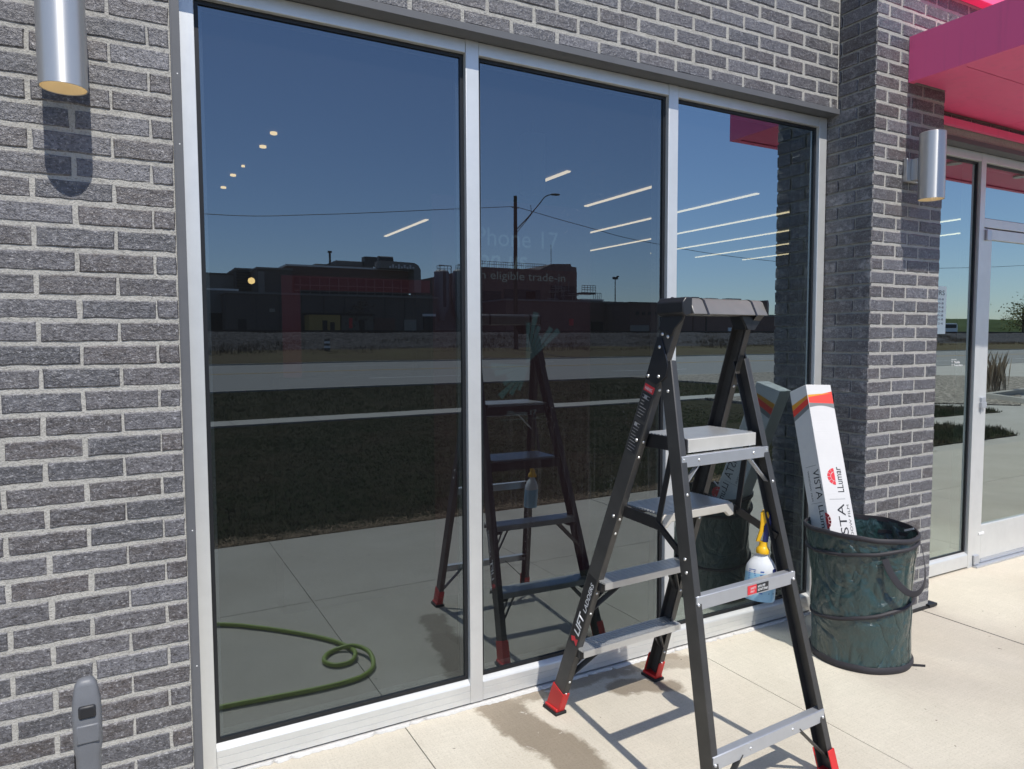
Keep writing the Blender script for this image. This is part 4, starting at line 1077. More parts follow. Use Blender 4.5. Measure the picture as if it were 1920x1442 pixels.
for j in range(NZ_ + 1):
    for i in range(NT_):
        th = 2 * math.pi * i / NT_; z = 0.010 + (hoop('rim', th) - 0.012) * j / NZ_
        q = Vector((math.cos(th) * 1.6, math.sin(th) * 1.6, z * 5.0))
        dsp = mnoise.turbulence(q * 1.7, 4, False) * 0.5; rg = abs(mnoise.noise(Vector((math.cos(th) * 3, math.sin(th) * 3, z * 8 + th * 1.5)))) 
        up = min(1, z / 0.05) * (0.55 if z < 0.22 else 1.0)
        r_ = brad(th, z) + up * (0.013 * (dsp - 0.4) - 0.022 * (0.25 - min(0.25, rg)))
        vs.append((BC.x + r_ * math.cos(th), BC.y + r_ * math.sin(th), z))
fs = [(j * NT_ + i, j * NT_ + (i + 1) % NT_, (j + 1) * NT_ + (i + 1) % NT_, (j + 1) * NT_ + i) for j in range(NZ_) for i in range(NT_)]
fs.append(tuple(range(NT_ - 1, -1, -1)))
m.add(vs, fs); m.build('sleeve', TARP, BIN, smooth=80)
def band(name, kind, h, out, seg=120):
    m = MB(); vs = []
    for i in range(seg):
        th = 2 * math.pi * i / seg; z = hoop(kind, th); r_ = brad(th, z) + out
        for (dr, dz) in ((-0.006, -h / 2), (0.0, -h / 2), (0.005, -h * .2), (0.005, h * .2), (0.0, h / 2), (-0.006, h / 2)):
            vs.append((BC.x + (r_ + dr) * math.cos(th), BC.y + (r_ + dr) * math.sin(th), z + dz + 0.0012 * math.sin(th * 9)))
    fs = [(i * 6 + k, ((i + 1) % seg) * 6 + k, ((i + 1) % seg) * 6 + (k + 1) % 6, i * 6 + (k + 1) % 6) for i in range(seg) for k in range(6)]
    m.add(vs, fs); return m.build(name, BAND, BIN, smooth=40)
band('rim_band', 'rim', 0.022, 0.001); band('hoop_band', 'band', 0.016, 0.001); band('hoop_band', 'mid', 0.017, 0.0); band('base_band', 'base', 0.030, 0.001)
# seam and zip tag
m = MB(); th = R(-78)
m.tube([(BC.x + (brad(th, z) + 0.002) * math.cos(th), BC.y + (brad(th, z) + 0.002) * math.sin(th), z) for z in [0.03 + 0.5 * k / 20 for k in range(21)]], 0.0018, 6); m.build('seam', TARP, BIN, smooth=60)
def bs(th, z, o=0.0): r_ = brad(R(th), z) + o; return Vector((BC.x + r_ * math.cos(R(th)), BC.y + r_ * math.sin(R(th)), z))
path = [bs(-122, 0.515, 0.006), bs(-120, 0.48, 0.016), bs(-114, 0.43, 0.030), bs(-106, 0.385, 0.046), bs(-97, 0.365, 0.056), bs(-87, 0.378, 0.060), bs(-77, 0.42, 0.052), bs(-69, 0.48, 0.032), bs(-64, 0.545, 0.010)]
m = MB(); vs = []
for i, q in enumerate(path):
    tn = (path[min(i + 1, len(path) - 1)] - path[max(i - 1, 0)]).normalized(); rad = Vector((q.x - BC.x, q.y - BC.y, 0)).normalized(); sd = tn.cross(rad).normalized()
    for a, o in ((-0.016, 0), (0.016, 0), (0.016, 0.0025), (-0.016, 0.0025)): vs.append(q + sd * a + rad * o)
fs = [(i * 4 + k, i * 4 + (k + 1) % 4, (i + 1) * 4 + (k + 1) % 4, (i + 1) * 4 + k) for i in range(len(path) - 1) for k in range(4)]
m.add(vs, fs); h = m.build('handle', BAND, BIN, smooth=60); md = h.modifiers.new('sub', 'SUBSURF'); md.levels = md.render_levels = 2
m = MB(); m.bar(bs(-66, 0.006, 0.0), bs(-60, 0.005, 0.05), 0.010, 0.003, (0, 0, 1)); m.build('tie_strap', BAND, BIN)
m = MB(); m.bar(bs(-35, 0.583, -0.045), bs(-42, 0.600, -0.015), 0.008, 0.004, (0, 0, 1)); m.build('zip_pull', GALV, BIN)

BOX = thing('carton', 'long white window film carton with red and grey stripes leaning in the green bin', 'box', (2.72, -0.395, 0.09))
bA, bB, bC, bax = Vector((2.821, 0.071, 1.186)), Vector((2.783, -0.060, 1.233)), Vector((2.922, -0.101, 1.229)), Vector((0.1197, 0.3116, 0.9426)).normalized()
bu = (bC - bB); bu = (bu - bax * bu.dot(bax)); W_ = 0.138; bu.normalize(); bq = bax.cross(bu)
if bq.dot(bA - bB) < 0: bq = -bq
t = NT('white_cardboard'); co = t.obj()
n1 = t.noise(t.stretch(co, (1, 1, 1)), 7, 5, 0.6)
cr = t.noise(t.vmath('MULTIPLY', co, (2, 2, 160)), 1.2, 2, 0.5)
t.bsdf(t.mix(n1, (0.55, 0.54, 0.53), (0.62, 0.61, 0.60)), 0.7, 0, 0.3, t.bump(t.math('ADD', n1, t.math('MULTIPLY', cr, 0.25)), 0.35, 0.004))
CARD = t.m
BL_ = 1.22
m = MB(); m.obox(bB + bu * W_ / 2 + bq * W_ / 2 - bax * BL_ / 2, bu, bq, bax, W_, W_, BL_); m.build('body', CARD, BOX, bevel=0.0025)
ORG = plain('orange_print', (0.62, 0.27, 0.02), 0.6); REDB = plain('red_band_print', (0.72, 0.045, 0.03), 0.6); GRYB = plain('grey_band_print', (0.17, 0.18, 0.18), 0.6)
def face_pt(face, s, dn, o=0.0004):   # s across the face from the near corner (0..1), dn metres below the top
    if face == 'R': return bB + bu * (s * W_) - bax * dn - bq * o
    return bB + bq * (s * W_) - bax * dn - bu * o
def stripe(name, face, top, bot, mat, o):
    m = MB(); n = 12; vs = []
    for i in range(n + 1):
        s = 0.012 + 0.976 * i / n; vs += [face_pt(face, s, top(s), o), face_pt(face, s, bot(s), o)]
    m.add(vs, [(2 * i, 2 * i + 1, 2 * i + 3, 2 * i + 2) for i in range(n)]); m.build(name, mat, BOX)
stripe('orange_stripe', 'R', lambda s: 0.052 - 0.010 * s, lambda s: 0.064 - 0.022 * s, ORG, 0.0005)
stripe('red_stripe', 'R', lambda s: 0.064 - 0.030 * s, lambda s: 0.092 + 0.004 * s, REDB, 0.0004)
stripe('grey_stripe', 'R', lambda s: 0.0925 + 0.004 * s, lambda s: 0.116 - 0.012 * math.sin(math.pi * s) + 0.006 * s, GRYB, 0.0004)
stripe('orange_stripe', 'L', lambda s: 0.052 + 0.022 * s, lambda s: 0.066 + 0.035 * s, ORG, 0.0005)
stripe('red_stripe', 'L', lambda s: 0.0665 + 0.035 * s, lambda s: 0.096 + 0.038 * s, REDB, 0.0004)
stripe('grey_stripe', 'L', lambda s: 0.0965 + 0.038 * s, lambda s: 0.118 + 0.040 * s, GRYB, 0.0004)
# right face reads upwards, left face reads downwards
def r_text(b, s_base, dn, w, h, mat=BLACKP, **k): text('lettering', b, mat, BOX, face_pt('R', s_base, dn, 0.0003), bax, -bu, w=w, h=h, extrude=0.0003, **k)
def l_text(b, s_base, dn, w, h, mat=BLACKP, **k): text('lettering', b, mat, BOX, face_pt('L', s_base, dn, 0.0003), -bax, -bq, w=w, h=h, extrude=0.0003, **k)
r_text('LLumar', 0.80, 0.530, 0.120, 0.034, bold=0.006)
r_text('VISTA', 0.70, 0.800, 0.215, 0.040)
r_text('WINDOW FILM', 0.88, 0.800, 0.21, 0.013)
l_text('VISTA', 0.42, 0.415, 0.140, 0.046)
l_text('WINDOW FILM', 0.72, 0.415, 0.145, 0.012)
l_text('LLumar', 0.42, 0.585, 0.15, 0.036, bold=0.006)
def sun_logo(face, s0, dn, r):
    o = face_pt(face, s0, dn, 0.0006)
    if face == 'R': xa, ya = bax, -bu
    else: xa, ya = -bax, -bq
    nn = xa.cross(ya); m = MB()
    m.prism([(r * 0.52 * math.cos(a), r * 0.52 * math.sin(a)) for a in [math.pi * k / 14 for k in range(15)]], o, xa, ya, nn, 0.0003)
    for k in range(6):
        a0, a1 = math.pi * (k + 0.06) / 6, math.pi * (k + 0.94) / 6; aa = [a0 + (a1 - a0) * i / 4 for i in range(5)]
        m.prism([(r * 0.58 * math.cos(a), r * 0.58 * math.sin(a)) for a in aa] + [(r * math.cos(a), r * math.sin(a)) for a in aa[::-1]], o, xa, ya, nn, 0.0003)
    m.build('sun_emblem', REDP, BOX)
sun_logo('R', 0.53, 0.455, 0.040); sun_logo('L', 0.13, 0.66, 0.038)
for f_, dn in (('R', 0.562), ('L', 0.395), ('L', 0.572)):
    m = MB(); a, b2 = face_pt(f_, 0.18, dn, 0.0004), face_pt(f_, 0.78, dn, 0.0004); m.bar(a, b2, 0.0016, 0.0005, bax); m.build('divider', GRYB, BOX)

# ================================================================== GREEN HOSE (seen mirrored in the left pane) AND LONG TOOL
hp = [(-2.6, -2.4), (-1.4, -2.0), (-0.45, -1.62), (0.20, -1.24), (0.39, -1.09), (0.56, -0.91), (0.68, -0.75), (0.735, -0.62), (0.735, -0.53), (0.695, -0.475), (0.63, -0.475), (0.595, -0.535), (0.62, -0.60), (0.68, -0.635), (0.75, -0.60), (0.79, -0.50), (0.775, -0.39), (0.72, -0.325), (0.65, -0.30), (0.52, -0.295), (0.31, -0.315), (0.11, -0.335), (-0.4, -0.36), (-1.5, -0.30), (-3.0, -0.45)]
def catmull(P, n=10):
    out = []
    for i in range(len(P) - 1):
        p0, p1, p2, p3 = (Vector(P[max(i - 1, 0)]), Vector(P[i]), Vector(P[i + 1]), Vector(P[min(i + 2, len(P) - 1)]))
        for k in range(n):
            t = k / n
            out.append(0.5 * ((2 * p1) + (p2 - p0) * t + (2 * p0 - 5 * p1 + 4 * p2 - p3) * t * t + (3 * p1 - p0 - 3 * p2 + p3) * t ** 3))
    out.append(Vector(P[-1])); return out
pts = []
for i, (x, y) in enumerate(hp):
    z = 0.0125
    if i in (14, 15): z = 0.028
    if i == 8: z = 0.02
    pts.append((x, y, z))
m = MB(); m.tube(catmull(pts, 10), 0.0105, 12)
tag(m.build('garden_hose', plain('green_hose', (0.27, 0.35, 0.06), 0.45, 0, 0.4, 0.15, 12), smooth=70), 'olive green garden hose looped on the sidewalk, mirrored in the left pane', 'hose')
TOOL = thing('pole_squeegee', 'grey handle grip of a long black pole standing near the left brick wall', 'squeegee', (-0.222, -1.33, 0))
TG = plain('grey_grip_plastic', (0.15, 0.155, 0.165), 0.45, 0, 0.4, 0.15, 30, 0.08, True)
tx, ty = -0.218, -1.30
m = MB()
prof_ = [(0.0, 0.78), (0.0, 0.80), (0.0, 0.84), (0.0, 0.868), (0.0, 0.90)]
def rsec(cx, cy, z, w, d, n=20): return [(cx + w * math.copysign(abs(math.cos(a)) ** 0.6, math.cos(a)), cy + d * math.copysign(abs(math.sin(a)) ** 0.6, math.sin(a)), z) for a in [2 * math.pi * k / n for k in range(n)]]
secs = [(0.775, 0.0120, 0.014), (0.785, 0.0140, 0.016), (0.86, 0.0150, 0.016), (0.888, 0.0155, 0.017), (0.898, 0.0175, 0.018), (0.945, 0.0180, 0.016), (0.962, 0.0172, 0.012), (0.985, 0.0135, 0.010), (0.992, 0.0095, 0.008), (0.994, 0.004, 0.004)]
vs = []; fs = []
for z, w, d_ in secs: vs += rsec(tx, ty, z, w, d_)
n = 20
for i in range(len(secs) - 1):
    for k in range(n): fs.append((i * n + k, i * n + (k + 1) % n, (i + 1) * n + (k + 1) % n, (i + 1) * n + k))
fs.append(tuple(range(n - 1, -1, -1))); fs.append(tuple((len(secs) - 1) * n + k for k in range(n)))
m.add(vs, fs); m.build('grip', TG, TOOL, smooth=50)
m = MB(); m.obox((tx + 0.001, ty - 0.0155, 0.952), (1, 0, 0), (0, 1, 0), (0, 0, 1), 0.021, 0.006, 0.018); m.build('hang_hole', BLACKP, TOOL, bevel=0.004)
m = MB(); m.obox((tx + 0.001, ty - 0.0175, 0.922), (1, 0, 0), (0, 1, 0), (0, 0, 1), 0.027, 0.004, 0.026); m.build('pad', TG, TOOL, bevel=0.002)
m = MB(); m.cyl((tx - 0.004, ty, 0.03), (tx, ty, 0.80), 0.0105, 16); m.bar((tx - 0.019, ty + 0.012, 0.60), (tx - 0.0145, ty + 0.008, 0.885), 0.006, 0.008); m.build('pole', BLK, TOOL, smooth=50)
m = MB(); m.box(tx - 0.20, tx + 0.19, ty - 0.016, ty + 0.016, 0.012, 0.036); m.build('head', plain('lime_plastic', (0.35, 0.5, 0.02), 0.5), TOOL, bevel=0.004)
m = MB(); m.box(tx - 0.20, tx + 0.19, ty - 0.003, ty + 0.003, 0.0, 0.0118); m.build('blade', RUBBER, TOOL)

# ================================================================== ACROSS THE ROAD (what the panes mirror)
BRK = plain('factory_red_brick', (0.17, 0.105, 0.090), 0.9, 0, 0.2, 0.2, 1.2)
GRY1 = plain('factory_grey_panel', (0.23, 0.215, 0.205), 0.8, 0, 0.3, 0.15, 0.6)
GRY2 = plain('factory_dark_panel', (0.125, 0.108, 0.10), 0.8, 0, 0.3, 0.2, 0.6)
GRY3 = plain('silo_grey', (0.24, 0.25, 0.27), 0.6, 0.2, 0.4, 0.15, 0.5)
TAN = plain('tan_panel', (0.42, 0.30, 0.11), 0.8, 0, 0.3, 0.12, 0.8)
PALEB = plain('pale_block', (0.33, 0.31, 0.27), 0.8, 0, 0.3, 0.15, 0.8)
DARK = plain('dark_opening', (0.012, 0.012, 0.014), 0.6)
STEELK = plain('dark_pipework', (0.045, 0.047, 0.052), 0.5, 0.3)
ROOFW = plain('white_coping', (0.72, 0.73, 0.74), 0.6)
TIMBER = plain('weathered_timber', (0.075, 0.055, 0.042), 0.9, 0, 0.1, 0.2, 4)
def fbuild(name, label, cat, x0, x1, y0, y1, z1, mat, coping=None, z0=1.55, openings=(), group=None, ledge=True):
    """y0 is the face towards the shop (largest y)"""
    T = thing(name, label, cat, ((x0 + x1) / 2, (y0 + y1) / 2, z0), group)
    m = MB(); m.box(x0, x1, y1, y0, z0, z1); m.build('wall', mat, T)
    if coping:
        m = MB(); m.box(x0 - 0.15, x1 + 0.15, y1 - 0.15, y0 + 0.15, z1 + 0.002, z1 + 0.22); m.build('coping', coping, T)
    for (a, b, c, d, n, mt) in openings:
        m = MB(); m.box(a, b, y0 + 0.003, y0 + 0.12, c, d); m.build(n, mt, T)
    return T
fbuild('workshop', 'low dark brick workshop fronting the railway bank, mirrored in left pane', 'workshop', 10.3, 36.2, -84, -92, 6.95, GRY2, GRY1,
       openings=[(11.5, 12.4, 1.6, 4.0, 'door', DARK), (15.0, 15.6, 4.9, 5.3, 'vent', PALEB), (25.4, 26.2, 3.0, 4.4, 'window', DARK), (27.6, 30.4, 1.6, 4.4, 'shutter', BRK), (31.6, 33.2, 2.6, 4.2, 'window', PALEB), (34.2, 35.8, 1.6, 4.6, 'loading_door', DARK), (34.1, 35.9, 4.65, 4.95, 'awning', ROOFW)])
m = MB()
for k in range(8): m.box(13.5 + k * 2.6, 13.56 + k * 2.6, -83.99, -83.93, 1.6, 6.9)
m.build('panel_joint', STEELK, bpy.data.objects['workshop'])
fbuild('storage_shed', 'flat roofed pale storage shed at the left end of the factory', 'shed', 4.0, 12.1, -88.2, -95, 7.5, GRY1, ROOFW, openings=[(8.9, 10.6, 1.6, 4.8, 'door', DARK)])
fbuild('factory_block', 'long low grey factory block behind the storage shed', 'factory', 2.0, 16.3, -100, -120, 10.35, GRY1, GRY2)
fbuild('louvre_block', 'dark louvred plant block left of the grey tower', 'factory', 13.3, 16.0, -97.5, -110, 10.9, GRY2, GRY1)
m = MB()
for k in range(7): m.box(13.25, 16.05, -97.49, -97.2, 8.3 + k * 0.36, 8.42 + k * 0.36)
m.build('louvre', STEELK, bpy.data.objects['louvre_block'])
fbuild('factory_tower', 'plain dark grey panelled block stepping up to the red brick hall', 'factory', 15.1, 19.3, -92, -110, 10.6, GRY2, GRY1, openings=[(15.15, 15.9, 7.2, 10.3, 'pale_panel', GRY1)])
fbuild('brick_hall', 'large red brick factory hall with pale roof coping', 'factory', 19.3, 36.4, -95, -125, 11.45, BRK, ROOFW, openings=[(20.2, 36.2, 8.5, 10.0, 'window_band', DARK), (20.2, 36.2, 7.1, 8.2, 'window_band', DARK)])
m = MB()
for k in range(3): m.box(20.2, 36.2, -94.87, -94.80, 7.45 + k * 0.75, 7.53 + k * 0.75)
for k in range(12): m.box(20.9 + k * 1.3, 20.98 + k * 1.3, -94.87, -94.80, 7.1, 10.0)
m.build('glazing_bar', GRY1, bpy.data.objects['brick_hall'])
RT = thing('roof_plant', 'dark plant rooms and a thin stack on the brick hall roof', 'plant room', (29, -105, 11.7))
m = MB(); m.box(25.4, 34.4, -112, -105, 11.7, 12.95); m.build('plant_room', GRY2, RT)
m = MB(); m.box(28.8, 34.4, -112, -106, 12.952, 13.7); m.build('upper_room', GRY1, RT)
m = MB(); m.box(33.0, 35.2, -106.5, -104.8, 12.953, 14.4); m.build('tank_house', STEELK, RT)
m = MB(); m.cyl((27.5, -104.6, 11.7), (27.5, -104.6, 14.6), 0.16, 10); m.cyl((27.5, -104.6, 14.6), (27.5, -104.6, 14.85), 0.32, 10); m.build('stack', STEELK, RT)
RD = thing('round_duct', 'big rounded grey duct ending right of the brick hall', 'duct', (34.5, -94.6, 8.3))
m = MB(); m.prism([(31.6, 11.5), (31.6, 12.55), (36.6, 12.45), (37.2, 12.1), (37.5, 11.5), (37.5, 8.3), (36.5, 8.3), (36.5, 11.5)], (0, -95.6, 0), (1, 0, 0), (0, 0, 1), (0, 1, 0), 2.6); m.build('shell', GRY1, RD)
m = MB(); m.cyl((31.7, -94.3, 12.75), (33.8, -94.3, 12.75), 0.55, 14); m.build('fan', STEELK, RD)
m = MB()
for k in range(9): m.box(32.9 + k * 0.42, 33.15 + k * 0.42, -92.98, -92.9, 11.55 + (k % 3) * 0.05, 11.85 + (k % 2) * 0.25)
m.build('pale_lettering', ROOFW, RD)
fbuild('silo_hall', 'low grey building under the steel silos', 'factory', 37.0, 48.0, -98, -110, 8.3, GRY1, None)
for x, r, z1, lb in ((42.4, 1.15, 11.8, 'left one of two grey steel silos behind the workshop'), (45.4, 1.05, 12.0, 'right one of two grey steel silos, with pipes on its lid')):
    S = thing('silo', lb, 'silo', (x, -97, 6.5), 'grey steel silos')
    m = MB(); m.lathe((x, -97, 6.5), [(r * .3, -2), (r, 0), (r, z1 - 6.5), (r * .6, z1 - 6.2)], 24); m.build('shell', GRY3, S, smooth=40)
    m = MB(); m.tube([(x - r * .7, -96, z1), (x - r * .7, -96, z1 + .9), (x + r, -96, z1 + .9), (x + r, -96, 7)], 0.07, 8)
    for k in range(5): m.cyl((x - r + k * r / 2, -96, z1 - .1), (x - r + k * r / 2, -96, z1 + 0.8), 0.035, 5)
    m.tube([(x - r, -96, z1 + .8), (x + r, -96, z1 + .8)], 0.035, 5); m.tube([(x - r, -96, z1 + .4), (x + r, -96, z1 + .4)], 0.035, 5); m.build('pipework', STEELK, S)
    m = MB(); m.box(x - 0.25, x + 0.25, -95.9, -95.8, 6.5, z1); m.build('ladder', STEELK, S)
HALL2 = fbuild('pipe_hall', 'tall dark brick process hall behind the timber pole with railings on top', 'factory', 48.0, 65.4, -95, -125, 12.6, BRK, None,
       openings=[(52.0, 58.5, 7.6, 9.4, 'window_band', DARK), (60.5, 65.0, 7.3, 10.2, 'opening', DARK), (55.9, 57.6, 7.4, 9.2, 'pale_cabinet', PALEB), (48.3, 51.5, 7.0, 9.0, 'opening', DARK)])
m = MB(); m.prism([(58.4, 12.602), (60.8, 13.6), (64.3, 13.8), (64.4, 13.4), (65.4, 13.3), (65.4, 12.602)], (0, -112, 0), (1, 0, 0), (0, 0, 1), (0, 1, 0), 16.9); m.build('roof', GRY2, HALL2)
m = MB()
for k in range(30): m.cyl((48.1 + k * 0.4, -95.3, 12.6), (48.1 + k * 0.4, -95.3, 13.5), 0.03, 4)
for z in (13.1, 13.5): m.cyl((48.1, -95.3, z), (59.8, -95.3, z), 0.035, 4)
m.cyl((61.8, -97, 13.5), (61.8, -97, 16.9), 0.05, 5); m.build('railing', STEELK, HALL2)
m = MB(); rn = random.Random(8)
for k in range(26):
    x = rn.uniform(60.6, 64.9); z = rn.uniform(7.3, 10.2)
    if k % 2: m.cyl((x, -94.7, z - .9), (x, -94.7, z + .9), 0.05, 5)
    else: m.cyl((x - 1.1, -94.6, z), (x + .8, -94.6, z), 0.05, 5)
m.build('pipework', GRY1, HALL2)
fbuild('front_hall', 'long low reddish factory front below the process hall', 'factory', 47.5, 68.0, -86, -94.5, 7.1, BRK, GRY1, openings=[(62.0, 64.2, 1.6, 4.2, 'door', DARK), (58.0, 58.7, 3.6, 4.6, 'red_sign', REDP)])
GT = fbuild('outlet_building', 'dark green block with rooftop rails beside the outside stair', 'factory', 66.4, 70.7, -95, -103, 8.0, plain('green_panel', (0.07, 0.085, 0.075), 0.8), ROOFW, openings=[(66.8, 69.5, 1.6, 4.6, 'pale_door', PALEB)])
m = MB(); m.box(65.4, 68.2, -95.5, -93.5, 8.9, 9.2)
for k in range(6): m.cyl((65.4 + k * .55, -93.5, 9.2), (65.4 + k * .55, -93.5, 10.3), 0.04, 4)
for z in (9.6, 9.95, 10.3): m.cyl((65.4, -93.5, z), (68.2, -93.5, z), 0.04, 4)
for k in range(5): m.cyl((68.5 + k * .4, -94.6, 8.2), (68.5 + k * .4, -94.6, 9.2), 0.04, 4)
m.cyl((68.5, -94.6, 9.2), (70.1, -94.6, 9.2), 0.04, 4); m.bar((64.5, -94.2, 7.4), (68.6, -94.2, 3.2), 0.7, 0.14, (0, 1, 0)); m.bar((64.5, -93.8, 8.3), (68.6, -93.8, 4.1), 0.06, 0.06, (0, 1, 0)); m.build('stair_and_rails', STEELK, GT)
fbuild('brick_depot', 'square reddish brick depot with small high vents right of the lamp post', 'depot', 64.7, 76.8, -80, -90, 6.75, BRK, GRY2, openings=[(65.8 + k * 1.15, 66.3 + k * 1.15, 5.1, 5.6, 'vent', DARK) for k in range(4)] + [(64.75, 68.2, 1.6, 3.6, 'pale_base', PALEB)])
fbuild('annexe', 'lower brown annexe attached to the square brick depot', 'depot', 77.0, 97.0, -80, -92, 5.1, BRK, GRY1, openings=[(79.5, 79.7, 1.6, 5.0, 'downpipe', DARK), (84.2, 88.2, 1.7, 3.3, 'parked_white_hut', ROOFW)])
TN = fbuild('portable_office', 'sandy yellow cabin with two dark arched doors by the rails', 'cabin', 18.7, 22.3, -80.2, -82.6, 4.55, TAN, DARK, openings=[(20.2, 20.75, 2.3, 3.9, 'door', DARK), (21.1, 21.6, 2.3, 3.7, 'door', DARK)], z0=1.4)
fbuild('white_hut', 'pale grey cabin with a red sign right of the yellow cabin', 'cabin', 22.5, 26.4, -80.4, -82.6, 4.5, plain('dull_pale', (0.15, 0.14, 0.12), 0.8), DARK, openings=[(23.4, 23.8, 3.0, 4.2, 'red_sign', REDP), (24.7, 25.3, 2.4, 4.0, 'window', DARK)], z0=1.4)
# railway
RWY = thing('railway_track', 'railway track running along the top of the ballast bank', 'railway', (20, -71.2, 2.36))
for y in (-70.5, -71.95):
    m = MB(); m.box(-60, 420, y - 0.035, y + 0.035, 2.46, 2.60); m.build('rail', plain('rail_steel', (0.04, 0.03, 0.028), 0.6, 0.3), RWY)
m = MB()
for k in range(340): m.box(-60 + k * 0.65, -59.77 + k * 0.65, -72.5, -69.95, 2.33, 2.455)
m.build('sleepers', TIMBER, RWY, kind='stuff')
# timber utility pole with street light and wires
UP = thing('utility_pole', 'tall dark timber utility pole carrying a street light arm', 'utility pole', (31.85, -55, 0.6))
m = MB(); m.tube([(31.85, -55, 0.5), (31.85, -55, 14.6)], [0.21, 0.155], 12); m.build('pole', TIMBER, UP, smooth=50)
m = MB(); m.tube(catmull([(32.0, -55, 11.6), (33.2, -55, 12.8), (34.3, -55, 14.0), (35.0, -55, 14.8), (35.7, -55, 15.1)], 6), 0.05, 8); m.tube([(32.0, -55, 11.3), (33.6, -55, 13.15)], 0.035, 6); m.cyl((33.55, -55, 13.1), (33.45, -55, 13.9), 0.03, 6); m.build('arm', STEELK, UP)
m = MB(); m.lathe((36.15, -55, 15.12), [(0.05, -0.52), (0.17, -0.35), (0.2, 0.1), (0.14, 0.42), (0.03, 0.5)], 14, 1, 0.55, az=(1, 0, 0.05), ax=(0, 1, 0)); m.build('street_light', GRY2, UP, smooth=50)
m = MB(); m.cyl((31.5, -55, 13.55), (32.25, -55, 13.55), 0.06, 8); m.build('insulator', GRY1, UP)
WIRE = plain('wire_black', (0.015, 0.015, 0.016), 0.6)
m = MB(); m.tube(catmull([(-36, -55, 13.2), (-14, -55, 11.2), (5.3, -55, 10.85), (14, -55, 11.5), (26.1, -55, 12.95), (31.5, -55, 13.6)], 8), 0.028, 5)
tag(m.build('overhead_wire', WIRE), 'overhead wire running left from the timber pole', 'wire')
m = MB(); m.tube(catmull([(32.3, -55, 13.55), (39.7, -55, 12.35), (48, -55, 11.3), (64.4, -55, 10.35), (90, -55, 10.6), (130, -55, 13)], 8), 0.028, 5)
tag(m.build('overhead_wire', WIRE), 'overhead wire running right from the timber pole past the doors', 'wire')
LPO = thing('floodlight_post', 'slim grey floodlight post left of the square brick depot', 'lamp post', (65.85, -85, 1.5))
m = MB(); m.tube([(65.85, -85, 1.5), (65.85, -85, 10.6)], [0.11, 0.07], 8); m.build('post', STEELK, LPO)
m = MB(); m.box(65.45, 66.25, -85.2, -84.8, 10.6, 10.95); m.box(66.0, 66.3, -84.9, -84.6, 10.95, 11.1); m.build('floodlight', STEELK, LPO)
CRS = thing('distribution_pole', 'distant wooden pole with cross arm above the left factory roof', 'utility pole', (10.9, -104, 10.3))
m = MB(); m.cyl((10.9, -122, 1.5), (10.9, -122, 14.0), 0.13, 8); m.build('pole', TIMBER, CRS); m = MB(); m.box(10.2, 11.6, -122.1, -121.9, 13.2, 13.35); m.build('cross_arm', TIMBER, CRS)
# striped marker barrel
BAR = thing('traffic_barrel', 'white and dark banded traffic barrel standing on the verge', 'barrel', (14.55, -55.8, 0.65))
for k in range(5):
    m = MB(); z = 0.70 + k * 0.19; r = 0.27 - 0.012 * k; m.lathe((14.55, -55.8, z), [(r, 0), (r - 0.01, 0.188)], 18); m.build('band', WHITE if k % 2 else GRY2, BAR, smooth=40)
# trees far right and scrub by the workshop
LEAF1 = plain('spring_foliage', (0.14, 0.14, 0.045), 0.9, 0, 0.1, 0.4, 1.2); LEAF2 = plain('dark_foliage', (0.028, 0.036, 0.018), 0.9, 0, 0.1, 0.4, 1.2); TWIG = plain('bare_twigs', (0.085, 0.062, 0.045), 0.9, 0, 0.1, 0.3, 2)
def tree(name, label, x, y, z, h, r, mat, seed, dens=900, leaf=0.22, group='trees beyond the railway'):
    T = thing(name, label, 'tree', (x, y, z), group); rn = random.Random(seed)
    m = MB(); m.tube([(x, y, z), (x + rn.uniform(-.2, .2), y, z + h * .35), (x + rn.uniform(-.3, .3), y, z + h * .7)], [h * .035, h * .026, h * .012], 7)
    cl = []
    for k in range(16):
        a = rn.uniform(0, 6.28); q = r * math.sqrt(rn.random()); zz = z + h * rn.uniform(0.38, 0.98); f = 1 - ((zz - z) / h - .55) ** 2 * 2.2
        cl.append((x + q * math.cos(a) * f, y + q * math.sin(a) * f, zz)); m.tube([(x, y, z + h * rn.uniform(.25, .5)), cl[-1]], [h * .012, h * .004], 5)
    m.build('trunk', TIMBER, T)
    m = MB()
    for k in range(dens):
        c = rn.choice(cl); sp = r * 0.36
        p = Vector((rn.gauss(c[0], sp), rn.gauss(c[1], sp), rn.gauss(c[2], sp * .8)))
        a = Vector((rn.gauss(0, 1), rn.gauss(0, 1), rn.gauss(0, 1))).normalized(); b = a.cross(Vector((rn.gauss(0, 1), rn.gauss(0, 1), rn.gauss(0, 1)))).normalized(); l = leaf * rn.uniform(.6, 1.4)
        m.add([p - a * l, p + b * l * .5, p + a * l, p - b * l * .5], [(0, 1, 2, 3)])
    m.build('crown', mat, T)
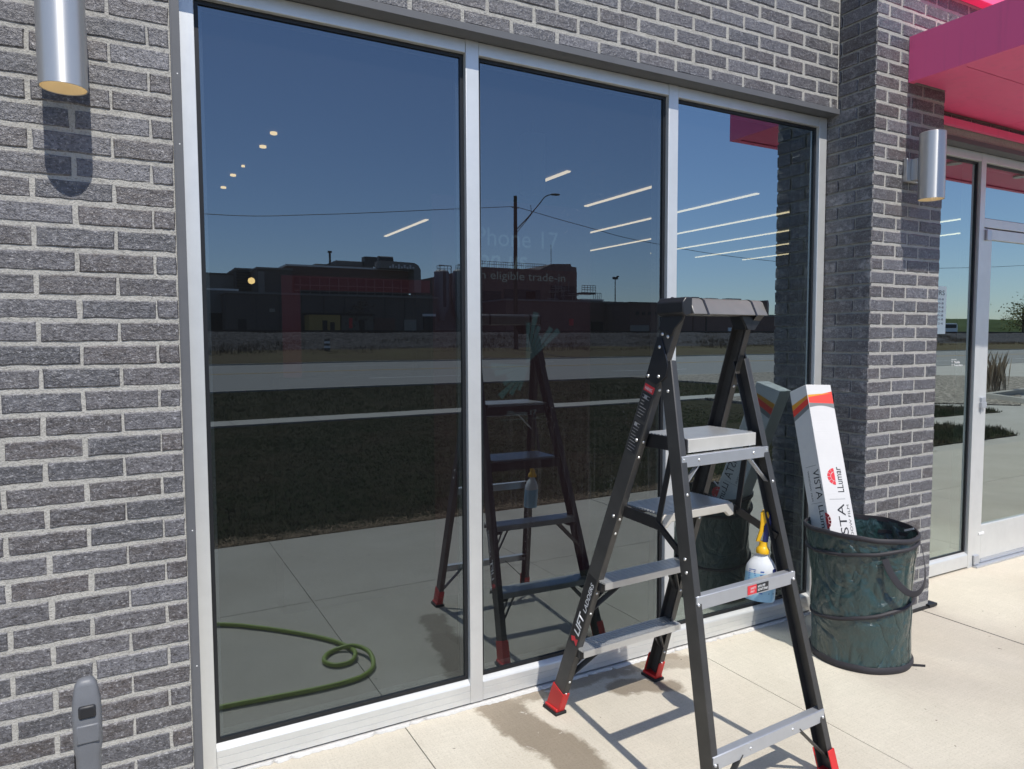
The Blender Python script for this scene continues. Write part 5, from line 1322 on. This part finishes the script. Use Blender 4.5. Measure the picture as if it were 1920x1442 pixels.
specs = [(104, -140, 1.5, 6.2, 3.5, LEAF2, 'dark bushy tree just right of the floodlight post'), (109.5, -142, 1.5, 5.4, 3.0, TWIG, 'thin brownish tree between floodlight post and brick depot'),
         (24.6, -81.2, 1.5, 4.2, 1.6, TWIG, 'leafless scrub tree against the dark workshop wall'),
         (214, -100, 1.8, 9, 5, LEAF1, 'yellow green spring bush mirrored in the door glass'), (224, -103, 1.8, 8, 5, LEAF1, 'second spring bush to the right in the door glass'), (183, -120, 1.8, 12, 5, TWIG, 'bare tree behind the hours sheet in the sidelight')]
for i, (x, y, z, h, r, mt, lb) in enumerate(specs):
    tree('tree', lb, x, y, z, h, r, mt, 30 + i, 800 if mt is not TWIG else 500, 0.2 * h / 6)
m = MB()
prof_h = [(-150, 1.4), (-165, 6.0), (-190, 10.0), (-230, 12.5), (-330, 13.5)]
strip(m, prof_h, 170, 520, 40, 0.6); struct('hill', m, plain('hill_grass', (0.055, 0.075, 0.025), 0.95, 0, 0.1, 0.35, 0.05))
CARW = thing('parked_van', 'white parked vehicle far beyond the rails in the sidelight', 'van', (138, -77.5, 1.7))
m = MB(); m.prism([(134.6, 2.1), (134.6, 3.1), (135.6, 3.3), (136.4, 4.3), (141.0, 4.35), (141.4, 3.9), (141.4, 2.1)], (0, -78.5, 0), (1, 0, 0), (0, 0, 1), (0, 1, 0), 2.0); m.build('body', ROOFW, CARW, bevel=0.08)
m = MB(); m.box(136.6, 140.8, -76.495, -76.44, 3.4, 4.1); m.build('window', DARK, CARW)
for x in (135.9, 140.0): m = MB(); m.cyl((x, -76.6, 2.1), (x, -76.3, 2.1), 0.36, 16); m.build('wheel', RUBBER, CARW)
# dry ornamental grass in the gravel bed
OG = MB(); rn = random.Random(12)
for k in range(130):
    a = rn.uniform(0, 6.28); x0, y0 = 20.1 + rn.gauss(0, .14), -7.75 + rn.gauss(0, .14); l = rn.uniform(.45, 1.15); ln = rn.uniform(.02, .32)
    w = 0.005; q = Vector((x0 + math.cos(a) * ln * l, y0 + math.sin(a) * ln * l, 0.02 + l))
    OG.add([(x0 - w, y0, 0.02), (x0 + w, y0, 0.02), (x0 + math.cos(a) * ln * .3 + w * .7, y0 + math.sin(a) * ln * .3, 0.02 + l * .6), q], [(0, 1, 2, 3)])
o = OG.build('ornamental_grass', plain('pale_straw', (0.42, 0.33, 0.22), 0.9, 0, 0.1)); tag(o, 'dry straw coloured ornamental grass clump in the gravel bed', 'grass')
